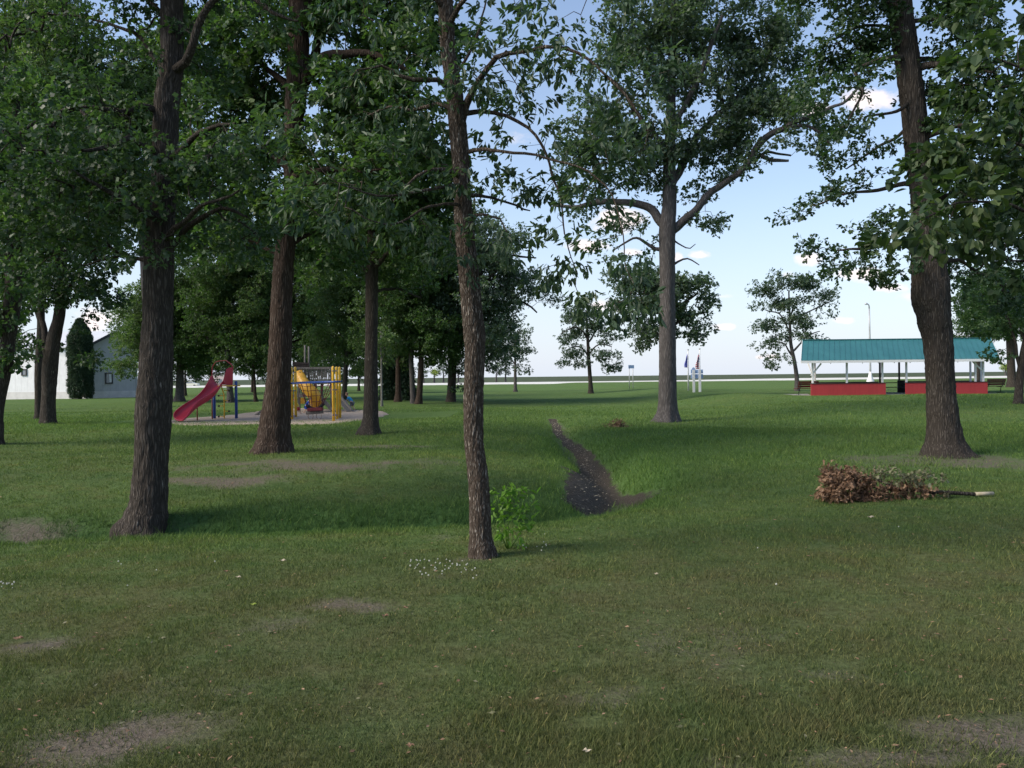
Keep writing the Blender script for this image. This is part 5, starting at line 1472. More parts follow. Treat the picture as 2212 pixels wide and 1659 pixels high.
# ------------------------------------------------------------------ shelter
def shelter():
    Y0 = 54.0; Y1 = 59.6; Z = 0.5
    def X(px, d=Y0): return ray(px, 840)[0] * d
    xl, xg0, xg1, xr = X(1751.5), X(1913), X(1956), X(2133)
    root = empty('picnic_shelter', (round((xl + xr) / 2, 3), (Y0 + Y1) / 2, Z), 'open picnic shelter with green metal roof and low red board walls', 'shelter')
    zw = P3(1850, 828.2, Y0)[2]
    # low walls: front left and right, back, ends
    for a, b in ((xl, xg0), (xg1, xr)):
        MB().box(a, b, Y0 - 0.03, Y0 + 0.03, Z, zw).build('low_wall', M['red_board'], root)
        MB().box(a - .02, b + .02, Y0 - .07, Y0 + .09, zw, zw + .04).build('rail', M['rail'], root)
    xlb, xrb = X(1763, Y1), X(2117, Y1)
    for xa_, xb_, s in ((xl, xlb, 1), (xr, xrb, -1)):
        MB().beam((xa_ + .04 * s, Y0 + .06, (Z + zw - .01) / 2), (xb_ + .04 * s, Y1 - .03, (Z + zw - .01) / 2), .06, zw - .01 - Z).build('low_wall', M['red_board'], root)
    gb0, gb1 = X(1897, Y1), X(1944, Y1)
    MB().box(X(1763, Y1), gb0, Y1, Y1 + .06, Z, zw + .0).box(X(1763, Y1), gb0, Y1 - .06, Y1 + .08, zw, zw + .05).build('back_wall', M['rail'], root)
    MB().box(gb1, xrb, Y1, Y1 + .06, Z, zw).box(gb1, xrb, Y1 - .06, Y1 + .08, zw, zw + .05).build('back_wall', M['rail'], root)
    ze = P3(1900, 779.5, Y0)[2]
    zc = ze - 0.02
    # front posts
    for px in (1757.5, 1831.5, 1908.5, 1960.5, 2110, 2127):
        x = X(px)
        MB().box(x - .055, x + .055, Y0 + .10, Y0 + .21, Z, zc).build('post', M['white'], root, bevel=.006)
    # rear posts, some given dark paint to stand for roof shade
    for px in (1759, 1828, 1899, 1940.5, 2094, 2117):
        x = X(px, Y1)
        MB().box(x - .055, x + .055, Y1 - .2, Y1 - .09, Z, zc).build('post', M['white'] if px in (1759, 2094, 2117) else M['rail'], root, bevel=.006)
    # knee braces at the two ends
    b = MB()
    b.beam((X(1754), Y0 + .155, zc - .95), (X(1776), Y0 + .155, zc - .12), .08, .09)
    b.build('brace', M['white'], root)
    b = MB(); b.beam((X(2129), Y0 + .155, zc - .85), (X(2104), Y0 + .155, zc - .08), .08, .09); b.build('brace', M['white'], root)
    b = MB(); b.beam((X(1757), Y0 + .3, zc - .75), (X(1757) + .1, Y0 + 1.2, zc - .08), .07, .08); b.build('brace', M['white'], root)
    # beams and rafters under the roof
    x0, x1 = X(1731), X(2158)
    rs = 1.25                                   # sideways set of the ridge (the gable ends are skewed)
    yr = (Y0 + Y1) / 2 - 0.1
    ye0, ye1 = Y0 - .55, Y1 + .55
    ridge0, ridge1 = P3(1734, 737.5, yr), P3(2139, 731, yr)
    zr = (ridge0[2] + ridge1[2]) / 2
    zev = P3(1900, 778.5, ye0)[2]
    xa, xb = ray(1731, 780)[0] * ye0, ray(2159, 776)[0] * ye0
    ra, rb = ridge0[0], ridge1[0]
    # back eave mirrors the front
    xa2, xb2 = xa + (ra - xa) * 2, xb + (rb - xb) * 2
    th = .05
    V = [(xa, ye0, zev), (xb, ye0, zev), (rb, yr, zr), (ra, yr, zr), (xa2, ye1, zev), (xb2, ye1, zev)]
    Vt = [(x, y, z + th) for x, y, z in V]
    F = [(6, 7, 8, 9), (9, 8, 11, 10), (0, 3, 2, 1), (3, 4, 5, 2), (0, 1, 7, 6), (4, 10, 11, 5), (1, 2, 8, 7), (2, 5, 11, 8), (0, 6, 9, 3), (3, 9, 10, 4)]
    rf = MB().add(V + Vt, F).build('roof', M['green_roof'], root)
    # standing seams
    s = MB(); n = 36
    for k in range(n + 1):
        t = k / n
        a = np.array([xa + (xb - xa) * t, ye0, zev + th]); c = np.array([ra + (rb - ra) * t, yr, zr + th])
        s.beam(a + (0, 0, .012), c + (0, 0, .012), .035, .03)
    s.build('roof_rib', M['green_roof'], rf)
    cap = MB(); cap.beam((ra - .03, yr, zr + th + .02), (rb + .03, yr, zr + th + .02), .22, .05); cap.build('ridge_cap', M['green_roof'], rf)
    f = MB(); f.box(xa - .02, xb + .02, ye0 - .04, ye0 - .004, zev - .14, zev + .03); f.build('fascia', M['white'], root)
    f = MB(); f.beam((xb + .02, ye0 - .02, zev - .03), (rb + .04, yr, zr - .03), .04, .14); f.build('fascia', M['white'], root)
    f = MB(); f.beam((xa - .02, ye0 - .02, zev - .03), (ra - .04, yr, zr - .03), .04, .14); f.build('fascia', M['white'], root)
    b = MB(); b.box(xl - .3, xr + .3, Y0 + .08, Y0 + .24, zc, zc + .16).box(xlb - .3, xrb + .3, Y1 - .22, Y1 - .06, zc, zc + .16)
    for k in range(11):
        x = xl + (xr - xl) * k / 10
        q = ra - xa; b.beam((x, ye0 + .1, zev - .06), (x + q, yr, zr - .08), .05, .12); b.beam((x + 2 * q, ye1 - .1, zev - .06), (x + q, yr, zr - .08), .05, .12)
    b.build('rafters', M['rail'], root)
    # gap rails at the rear opening
    b = MB(); b.box(gb0, gb1 - .1, Y1, Y1 + .05, zw - .08, zw - .02).box(gb0, gb1 - .1, Y1, Y1 + .05, zw - .42, zw - .36); b.build('rail', M['rail'], root)
    fl = MB(); fl.add([(xl + .1, Y0 + .05, Z - .1), (xr - .1, Y0 + .05, Z - .1), (xrb - .1, Y1 - .05, Z - .1), (xlb + .1, Y1 - .05, Z - .1), (xl + .1, Y0 + .05, Z + .03), (xr - .1, Y0 + .05, Z + .03), (xrb - .1, Y1 - .05, Z + .03), (xlb + .1, Y1 - .05, Z + .03)], [(0, 3, 2, 1), (4, 5, 6, 7), (0, 1, 5, 4), (1, 2, 6, 5), (2, 3, 7, 6), (3, 0, 4, 7)]); fl.build('floor', M['concrete'], root)
    slab = MB(); c = [(X(1656), 56.0), (X(1735, 54.8), 54.2), (X(1752, 54), 54.05), (X(1752, 57), 57.6), (X(1680), 57.6)]
    slab.add([(x, y, Z + .03) for x, y in c] + [(x, y, Z - .15) for x, y in c], [(0, 1, 2, 3, 4), (9, 8, 7, 6, 5)] + [(i, 5 + i, 5 + (i + 1) % 5, (i + 1) % 5) for i in range(5)])
    o = slab.build('pavement', M['concrete']); tag(o, kind='structure')
    s2 = MB(); s2.box(X(2134), X(2164), 54.6, 57.4, Z - .15, Z + .03); o = s2.build('pavement', M['concrete']); tag(o, kind='structure')
    # litter barrel standing in the gap
    t = empty('trash_barrel', (X(1946, Y1 - .6), Y1 - .7, Z + .03), 'dark trash barrel standing in the gap between the red walls of the shelter', 'barrel')
    bx, by, bz = t.location
    pr = [(0, .27), (.03, .29), (.30, .285), (.32, .30), (.34, .285), (.60, .285), (.62, .30), (.64, .285), (.86, .285), (.88, .30)]
    MB().tube([(bx, by, bz + h) for h, r in pr], [r for h, r in pr], 20).build('barrel', M['black'], t, True)
    MB().tube([(bx, by, bz + .885), (bx, by, bz + .90)], [.31, .31], 20).build('rim', M['dark_metal'], t, True)


shelter()


def bench(px, py_, d, label, rot, group='benches at the ends of the shelter'):
    x = ray(px, 840)[0] * d
    z = 0.53
    r = empty('park_bench', (x, d, z), label, 'bench', group)
    def T(pts):
        c, s = math.cos(rot), math.sin(rot)
        return [(x + c * a - s * b, d + s * a + c * b, z + h) for a, b, h in pts]
    def bar(a, b, w, h): return MB().beam(*T([a, b]), w, h)
    L = .80
    bk = MB()
    for h in (.58, .74, .88): bk.beam(*T([(-L, .21 + (h - .5) * .25, h), (L, .21 + (h - .5) * .25, h)]), .035, .13)
    bk.build('backrest', M['bench_wood'], r, bevel=.005)
    st = MB()
    for y in (-.22, -.07, .08): st.beam(*T([(-L, y, .44), (L, y, .44)]), .13, .04)
    st.build('seat', M['bench_wood'], r, bevel=.005)
    for sx in (-.6, .6):
        lg = MB()
        lg.tube(T([(sx, .22, .50), (sx, .15, .40), (sx, .02, .40), (sx, -.25, .41)]), .022, 6)
        lg.tube(T([(sx, .32, .92), (sx, .22, .50), (sx, .10, .38), (sx, .02, 0)]), .026, 6)
        lg.tube(T([(sx, -.25, 0), (sx, .28, 0)]), .024, 6)
        lg.build('leg', M['dark_metal'], r, True)
    return r


bench(1741, 0, 55.3, 'weathered bench at the left end of the red walled shelter', R(195))
bench(2145, 0, 56.2, 'dark red bench at the right end of the red walled shelter', R(-165))


# ------------------------------------------------------------------ tall light pole behind the shelter
def light_pole():
    d = 118.0
    b = P3(1880, 823, d); b[2] = gz(b[0], b[1])
    r = empty('light_pole', b, 'tall grey pole with small curved arm rising behind the green shelter roof', 'light pole')
    top = P3(1877.5, 657, d)
    MB().tube([b + (0, 0, -.2), b + (0, 0, 2.5), (b[0] * .3 + top[0] * .7, d, b[2] + (top[2] - b[2]) * .7), top + (0, 0, -.6)], [.16, .15, .12, .10], 10).build('pole', M['steel'], r, True)
    MB().tube([top + (0, 0, -.7), top + (-.02, 0, -.25), top + (-.12, 0, -.03), top + (-.35, 0, .03)], [.10, .10, .09, .08], 8).build('arm', M['steel'], r, True)
    MB().tube([top + (-.25, 0, .05), top + (-.38, 0, .06), top + (-.62, 0, .0)], [.10, .16, .10], 8).build('lamp_head', M['steel'], r, True)
    MB().tube([b + (0, 0, -.1), b + (0, 0, .35), b + (0, 0, 1.2), b + (0, 0, 1.9)], [.66, .60, .28, .16], 12).build('flared_foot', M['white'], r, True)


light_pole()


# ------------------------------------------------------------------ flags and signs
def flagpole(px, pyb, pyt, label, mat, kind):
    b = ground(px, pyb); d = b[1]
    r = empty('flagpole', b, label, 'flagpole', 'flagpoles by the sign')
    H = P3(px, pyt, d)[2] - b[2]
    MB().tube([b + (0, 0, -.1), b + (0, 0, H)], [.075, .045], 10).build('pole', M['white'], r, True)
    MB().ball(b + (0, 0, H + .06), .08, 8).build('finial', M['steel'], r, True)
    return r, b, H, d


def flag(root_name, b, H, d, top, bot, out, mat, label):
    """limp cloth hanging from the pole to the left"""
    f = empty(root_name, b + (0, 0, H - .3), label, 'flag')
    nu, nv = 14, 22; V = []; UV = []
    for j in range(nv):
        v = j / (nv - 1)
        for i in range(nu):
            u = i / (nu - 1)
            x = -.06 - out * u * (0.25 + 0.75 * v) * (1 - .35 * max(0, v - .7) / .3)
            y = .10 * math.sin(u * 11 + v * 3) * (0.3 + u)
            z = -top - (bot - top) * (v * (1 - .10 * u) + .22 * u * (1 - v * .6))
            V.append((x, y, z + .3)); UV.append((u, 1 - v))
    me = fast_mesh('cloth', np.array(V), grid_faces(nu, nv), True)
    uvl = me.uv_layers.new(name='uv')
    li = np.empty(len(me.loops), np.int32); me.loops.foreach_get('vertex_index', li)
    uvl.data.foreach_set('uv', np.array(UV, dtype=np.float32)[li].ravel())
    o = new_obj('cloth', me, f, mat)
    s = o.modifiers.new('thick', 'SOLIDIFY'); s.thickness = .01
    return f


r1, b1, H1, d1 = flagpole(1487, 844, 757, 'thinner white flagpole left of the pale blue sign', None, 0)
flag('flag', b1, H1, d1, 7 * d1 / FPX, 37 * d1 / FPX, 9 * d1 / FPX, M['flag_blue'], 'limp blue flag on the thinner pole left of the sign')
r2, b2, H2_, d2 = flagpole(1512, 843, 755, 'white flagpole directly behind the right side of the pale blue sign', None, 1)
flag('flag', b2, H2_, d2, 8 * d2 / FPX, 42 * d2 / FPX, 10 * d2 / FPX, M['flag_striped'], 'limp red and white striped flag above the pale blue sign')


def sign():
    b = ground(1506, 846.5); d = b[1] - .0
    r = empty('park_sign', b, 'pale blue sign board on two white posts by the flags, humped top left', 'sign')
    def Q(px, py): return P3(px, py, d - .5)
    for px in (1498.5, 1511.5):
        p = Q(px, 840); z = gz(p[0], p[1])
        MB().box(p[0] - .10, p[0] + .10, p[1] - .14, p[1] - .02, z - .1, Q(px, 799)[2]).build('post', M['white'], r, bevel=.01)
    a, c = Q(1492.5, 798.5), Q(1518.8, 817.5); m = Q(1505, 807.5)[2]
    y = a[1]
    bd = MB(); bd.box(a[0], c[0], y, y + .08, m + .03, a[2])
    hump = [(1494, 798.5), (1495.5, 795.2), (1498, 793.2), (1500.6, 794.6), (1502.5, 798.5)]
    pts = [Q(*h) for h in hump]; n = len(pts)
    vs = [(p[0], y, p[2] - .002) for p in pts] + [(p[0], y + .08, p[2] - .002) for p in pts]
    bd.add(vs, [tuple(range(n)), tuple(reversed(range(n, 2 * n)))] + [(i, n + i, n + (i + 1) % n, (i + 1) % n) for i in range(n)])
    bd.build('upper_board', M['sign_blue'], r)
    MB().box(a[0], c[0], y + .005, y + .08, c[2], m - .03).build('lower_board', M['sign_blue'], r)


sign()


def small_sign():
    b = ground(1359.5, 840); d = b[1]; b2 = ground(1367, 829)
    r = empty('information_sign', b, 'small grey sign on two thin posts on the far lawn between the two oaks', 'sign')
    a = P3(1359.4, 789.5, d); c = P3(1367, 789.5, d + 2)
    top = a[2]
    MB().tube([b + (0, 0, -.1), (a[0], d, top)], .05, 6).build('post', M['steel'], r, True)
    e = np.array([c[0], d + 2.0, gz(c[0], d + 2.0)])
    MB().tube([e + (0, 0, -.1), (e[0], e[1], top)], .05, 6).build('post', M['steel'], r, True)
    MB().beam((a[0] - .12, d - .1, top - .15), (e[0] + .12, e[1] - .1, top - .15), .05, .42, (0, 0, 1)).build('board', M['sign_blue'], r)


small_sign()

# ------------------------------------------------------------------ big metal building on the left
def building():
    c = ground(186, 861); d = c[1]; g = c[2] - .1
    th = R(34)                                   # long wall runs away to the left
    u = np.array([-math.cos(R(14)), math.sin(R(14)), 0])     # along the long wall, to the left
    v = np.array([math.sin(R(40)), math.cos(R(40)), 0])      # across the gable, to the right and back
    mp = d / FPX
    He = P3(190, 746, d)[2] - g; Wd = 13.0; Lg = 46.0
    pk = c + v * Wd / 2
    # peak height from the photo
    ppx = P3(241, 717, pk[1]); Hp = ppx[2] - g
    # width so that the peak lands under the photo's peak
    for _ in range(12):
        pk = c + v * Wd / 2
        Wd *= 1 + 0.6 * ((ray(241, 717)[0] * pk[1]) - pk[0]) / max(1, Wd * v[0] / 2)
    Hp = P3(241, 717, pk[1])[2] - g
    r = empty('metal_building', (c[0], c[1], g), 'long white metal building with grey gable end behind the left trees', 'building')
    P = lambda a, b, z: tuple(np.array([c[0], c[1], g]) + u * a + v * b + (0, 0, z))
    fh = .9
    # wall panels get object coordinates along the wall: build in local frame and rotate
    def wall(name, org, dirv, pts, mat, th=.2):
        ang = math.atan2(dirv[1], dirv[0]); n = len(pts)
        vs = [(a, 0, z) for a, z in pts] + [(a, th, z) for a, z in pts]
        me = bpy.data.meshes.new(name)
        me.from_pydata(vs, [], [tuple(range(n)), tuple(reversed(range(n, 2 * n)))] + [(i, n + i, n + (i + 1) % n, (i + 1) % n) for i in range(n)])
        o = new_obj(name, me, r, mat); o.location = np.array(org) - np.array(r.location); o.rotation_euler = (0, 0, ang); return o
    wall('long_wall', P(Lg, 0, 0), -u, [(0, fh), (Lg, fh), (Lg, He), (0, He)], M['white_metal'])
    wall('foundation', P(Lg, -.03, 0), -u, [(0, -.4), (Lg + .03, -.4), (Lg + .03, fh), (0, fh)], M['block'], .26)
    gw = bpy.data.materials.get('grey_ribbed_metal')
    wall('gable_wall', P(0, 0, 0), v, [(0, fh), (Wd, fh), (Wd, He), (Wd / 2, Hp), (0, He)], M['grey_gable'])
    wall('foundation', P(-.03, 0, 0), v, [(0, -.4), (Wd, -.4), (Wd, fh), (0, fh)], M['block'], .26)
    wall('rear_wall', P(0, Wd, 0), u, [(0, -.2), (Lg, -.2), (Lg, He), (0, He)], M['grey_gable'])
    wall('end_wall', P(Lg, Wd, 0), -v, [(0, -.2), (Wd, -.2), (Wd, He), (Wd / 2, Hp), (0, He)], M['grey_gable'])
    o_ = .5; sl = (Hp - He) / (Wd / 2)
    def slab(b0, z0, b1, z1, name, mat, a0=-o_, a1=Lg + o_, t=.12):
        V = [P(a0, b0, z0), P(a1, b0, z0), P(a1, b1, z1), P(a0, b1, z1)]
        V += [(x, y, z + t) for x, y, z in V]
        MB().add(V, [(0, 3, 2, 1), (4, 5, 6, 7), (0, 1, 5, 4), (1, 2, 6, 5), (2, 3, 7, 6), (3, 0, 4, 7)]).build(name, mat, r)
    slab(-o_, He - o_ * sl + .02, Wd / 2, Hp + .02, 'roof', M['roof_metal'])
    slab(Wd + o_, He - o_ * sl + .02, Wd / 2, Hp + .02, 'roof', M['roof_metal'])
    m = MB(); m.beam(P(-o_ - .06, -o_, He - o_ * sl - .02), P(-o_ - .06, Wd / 2, Hp - .02), .08, .30); m.build('verge_trim', M['trim'], r)
    m = MB(); m.beam(P(-o_ - .06, Wd + o_, He - o_ * sl - .02), P(-o_ - .06, Wd / 2, Hp - .02), .08, .30); m.build('verge_trim', M['trim'], r)
    # windows
    def win(a, b, dirv, nrm, z0, z1, w, bright):
        base = np.array(P(a, b, 0)); dv = np.array(dirv); nv = np.array(nrm)
        f = MB()
        for s in (-1, 1): f.beam(base + dv * s * w / 2 + nv * .06 + (0, 0, z0), base + dv * s * w / 2 + nv * .06 + (0, 0, z1), .12, .12, nv)
        f.beam(base - dv * (w / 2 + .06) + nv * .065 + (0, 0, z0), base + dv * (w / 2 + .06) + nv * .065 + (0, 0, z0), .12, .12); f.beam(base - dv * (w / 2 + .06) + nv * .065 + (0, 0, z1), base + dv * (w / 2 + .06) + nv * .065 + (0, 0, z1), .12, .12)
        fo = f.build('window', M['trim'], r)
        MB().beam(base - dv * w / 2 + nv * .03 + (0, 0, (z0 + z1) / 2), base + dv * w / 2 + nv * .03 + (0, 0, (z0 + z1) / 2), .02, z1 - z0 - .1).build('pane', M['glass'], fo)
        if bright:
            MB().beam(base + dv * .03 + nv * .05 + (0, 0, (z0 + z1) / 2), base + dv * w * .42 + nv * .05 + (0, 0, (z0 + z1) / 2), .02, z1 - z0 - .25).build('blind', M['white'], fo)
    nl = np.array([-u[1], u[0], 0]); nl = nl if nl[1] < 0 else -nl
    ng = np.array([v[1], -v[0], 0]); ng = ng if ng[1] < 0 else -ng
    # parameters from the photo: long wall window at x 53, gable window at x 235
    def solve(px, dirv):
        k = ray(px, 820)[0]; return (k * c[1] - c[0]) / (dirv[0] - k * dirv[1])
    al = solve(53, u); bl = solve(235, v)
    dl = (c + u * al)[1]; dg = (c + v * bl)[1]
    win(al, 0, u, nl, P3(53, 810.5, dl)[2] - g, P3(53, 798, dl)[2] - g, 12 * dl / FPX, False)
    win(0, bl, v, ng, P3(235, 828, dg)[2] - g, P3(235, 806, dg)[2] - g, 11.0 * dg / FPX / abs(v[0]) * .8, True)


M['grey_gable'] = mat_siding('grey_gable_metal', (0.48, 0.48, 0.50), 0.9, 0, 0.88, 0.08)
building()


def house():
    d = 240.0
    a = P3(452, 828, d); b = P3(486, 828, d); g = gz(a[0], d) + .0; H = P3(470, 806, d)[2] - g; T = P3(470, 799, d)[2] - g
    r = empty('house', ((a[0] + b[0]) / 2, d, g), 'pale pinkish house far off, glimpsed through leaves just behind the red slide', 'house')
    x0, x1 = a[0], b[0]
    MB().box(x0, x1, d, d + 7, g - .3, g + H).build('wall', M['pink_wall'], r)
    V = [(x0 - .4, d - .4, g + H), (x1 + .4, d - .4, g + H), (x1 + .4, d + 7.4, g + H), (x0 - .4, d + 7.4, g + H), (x0 - .4, d + 3.5, g + T + .3), (x1 + .4, d + 3.5, g + T + .3)]
    MB().add(V, [(0, 1, 5, 4), (2, 3, 4, 5), (0, 4, 3), (1, 2, 5), (0, 3, 2, 1)]).build('roof', M['roof_metal'], r)
    for f in (.25, .7):
        xx = x0 + (x1 - x0) * f
        MB().box(xx - .5, xx + .5, d - .05, d + .02, g + 1.0, g + 2.1).build('window', M['glass'], r)


M['pink_wall'] = mat_plain('pale_pink_wall', (0.66, 0.54, 0.50), .8, .15, .4)
house()


def parked_car():
    b = ground(411, 838); d = b[1] + 10; x = ray(411, 830)[0] * d; z = .25
    r = empty('parked_car', (x, d, z), 'small pale parked car far off under the trees left of the red slide', 'car')
    prof = [(-2.1, .35), (-2.1, .85), (-1.3, .98), (-.8, 1.42), (.7, 1.42), (1.25, 1.0), (2.1, .85), (2.15, .4)]
    V = [(x + a, d - .8, z + h) for a, h in prof] + [(x + a, d + .8, z + h) for a, h in prof]; n = len(prof)
    MB().add(V, [tuple(range(n)), tuple(reversed(range(n, 2 * n)))] + [(i, n + i, n + (i + 1) % n, (i + 1) % n) for i in range(n)]).build('body', M['cream_paint'], r, bevel=.06)
    MB().add([(x + a, d - .82, z + h) for a, h in [(-1.15, 1.0), (-.75, 1.34), (.62, 1.34), (1.05, 1.0)]] + [(x + a, d - .80, z + h) for a, h in [(-1.15, 1.0), (-.75, 1.34), (.62, 1.34), (1.05, 1.0)]],
             [(0, 1, 2, 3), (7, 6, 5, 4), (0, 4, 5, 1), (1, 5, 6, 2), (2, 6, 7, 3), (3, 7, 4, 0)]).build('side_window', M['glass'], r)
    for a in (-1.35, 1.35):
        for s in (-.82, .68):
            MB().tube([(x + a, d + s, z + .32), (x + a, d + s + .16, z + .32)], .32, 14).build('wheel', M['black'], r, True)


M['cream_paint'] = mat_plain('cream_car_paint', (0.66, 0.66, 0.55), .35, .1, 1)
parked_car()


# ------------------------------------------------------------------ red slide
def zs(x, y):       # slide close-up -> photo points
    return 351 + x * .1058, 757 + y * .1058


def slide():
    b = ground(*zs(1060, 1412)); bx = b
    r = empty('slide', b, 'curved red plastic slide with blue posts and a yellow climbing pole on the sand', 'slide')
    top = b[1]
    # stations: far rim, far floor edge, near floor edge, near rim (close-up pixels) and depth of the chute middle
    st = [  # far rim       far floor       near floor      near rim     depth
        ((222, 1285), (250, 1425), (415, 1437), (425, 1400), -3.0),
        ((290, 1205), (320, 1330), (480, 1390), (500, 1345), -2.75),
        ((430, 1100), (455, 1215), (590, 1290), (610, 1160), -2.35),
        ((550, 1035), (570, 1125), (690, 1190), (700, 1045), -2.0),
        ((680, 950), (700, 1040), (820, 1110), (825, 965), -1.6),
        ((800, 840), (820, 960), (930, 1050), (940, 900), -1.25),
        ((880, 730), (905, 870), (1020, 985), (1050, 840), -.95),
        ((940, 630), (975, 790), (1090, 900), (1130, 770), -.7),
        ((985, 545), (1040, 720), (1150, 800), (1185, 700), -.45),
        ((1012, 490), (1080, 690), (1200, 730), (1230, 620), -.2)]
    V = []; F = []
    q = .33
    for i, (a, fb, nb, n, dz) in enumerate(st):
        d = top + dz
        pa = P3(*zs(*a), d + q); pfb = P3(*zs(*fb), d + q * .8); pnb = P3(*zs(*nb), d - q * .8); pn = P3(*zs(*n), d - q)
        mid = (pfb + pnb) / 2 - (0, 0, .02)
        ring = []
        ctrl = [pa, pa * .5 + pfb * .5 + (pfb - pnb) * .05, pfb, mid, pnb, pn * .5 + pnb * .5 + (pnb - pfb) * .05, pn]
        V += ctrl
    m = 7
    for i in range(len(st) - 1):
        for j in range(m - 1):
            a = i * m + j
            F.append((a, a + 1, a + 1 + m, a + m))
    # top hood: near side panel, far side spike and entry floor
    me = bpy.data.meshes.new('chute')
    me.from_pydata([tuple(p - b) for p in V], [], F); me.update()
    me.polygons.foreach_set('use_smooth', [True] * len(F))
    o = new_obj('chute', me, r, M['red_plastic'])
    s = o.modifiers.new('sub', 'SUBSURF'); s.levels = 1; s.render_levels = 2
    s = o.modifiers.new('thick', 'SOLIDIFY'); s.thickness = .05; s.offset = 0
    d = top
    # near side panel of the entrance
    def panel(name, pts, dd0, dd1, mat=M['red_plastic'], th=.05, bulge=.0):
        mb = MB(); P = [P3(*zs(x, y), d + dd0 + (dd1 - dd0) * t) for x, y, t in pts]; n = len(P)
        mb.add(P + [p + (0, th, 0) for p in P], [tuple(range(n)), tuple(reversed(range(n, 2 * n)))] + [(i, n + i, n + (i + 1) % n, (i + 1) % n) for i in range(n)])
        return mb.build(name, mat, r, bevel=.012)
    panel('side_panel', [(1185, 700, 0), (1300, 700, 0.3), (1430, 700, 1), (1440, 345, 1), (1360, 345, .8), (1300, 385, .4), (1265, 500, .2), (1235, 610, 0)], -.53, -.1)
    panel('side_panel', [(1012, 490, 0), (1040, 610, .2), (1100, 672, .5), (1150, 682, .8), (1230, 690, 1), (1080, 700, .5), (1000, 640, 0)], .14, .3)
    hd = MB(); hd.tube([P3(*zs(1012, 500), d + .2), P3(*zs(1015, 340), d + .25), P3(*zs(1080, 240), d + .3), P3(*zs(1150, 215), d + .25), P3(*zs(1300, 205), d + .0), P3(*zs(1400, 280), d - .2), P3(*zs(1440, 350), d - .2)], [.03, .022, .02, .02, .02, .025, .03], 8)
    hd.build('hoop', M['red_plastic'], r, True)
    # platform
    pf = MB(); z = P3(*zs(1350, 710), d)[2]
    xa, xb = P3(*zs(1195, 710), d)[0], P3(*zs(1535, 710), d)[0]
    pf.box(xa, xb - .05, d - .45, d + .55, z - .06, z + .0); pf.build('platform', M['yellow'], r, bevel=.01)
    for px, pyt, dz in ((1510, 625, 0), (1062, 900, .15)):
        bb = P3(*zs(px, 1400), d + dz); bb[2] = gz(bb[0], bb[1]); tt = P3(*zs(px, pyt), d + dz)
        mb = MB(); mb.tube([bb + (0, 0, -.1), (bb[0], bb[1], tt[2] - .04), (bb[0], bb[1], tt[2])], [.070, .070, .05], 14); mb.build('post', M['blue'], r, True)
    for px, pyt, pyb, dz in ((1017, 960, 1445, -.35), (712, 1140, 1460, -1.6), (330, 1440, 1472, -2.7)):
        bb = P3(*zs(px, pyb), d + dz); bb[2] = gz(bb[0], bb[1]) - .05; tt = P3(*zs(px, pyt), d + dz)
        MB().tube([bb, (bb[0], bb[1], tt[2])], .032, 8).build('support', M['red_steel'], r, True)
    pl = MB(); pts = [(1262, 1400), (1262, 1100), (1255, 900), (1225, 810), (1200, 725)]
    pts = [P3(*zs(*p), d - .1) for p in pts]; pts[0][2] = gz(pts[0][0], pts[0][1])
    pl.tube(pts, .030, 8); pole = pl.build('climbing_pole', M['yellow'], r, True)
    for y, sx in ((820, 1), (925, -1), (1025, 1), (1135, -1), (1240, 1), (1350, -1)):
        a = P3(*zs(1255, y), d - .1); e = P3(*zs(1255 + sx * 105, y), d - .1)
        MB().tube([a, e], .018, 6).build('rung', M['yellow'], r, True)
        MB().ball(e, .055, 8).build('knob', M['black'], r, True)


slide()


# ------------------------------------------------------------------ yellow climber with hanging net
def zc(x, y):       # playground close-up -> photo points
    return 576 + x * .124, 740.6 + y * .124


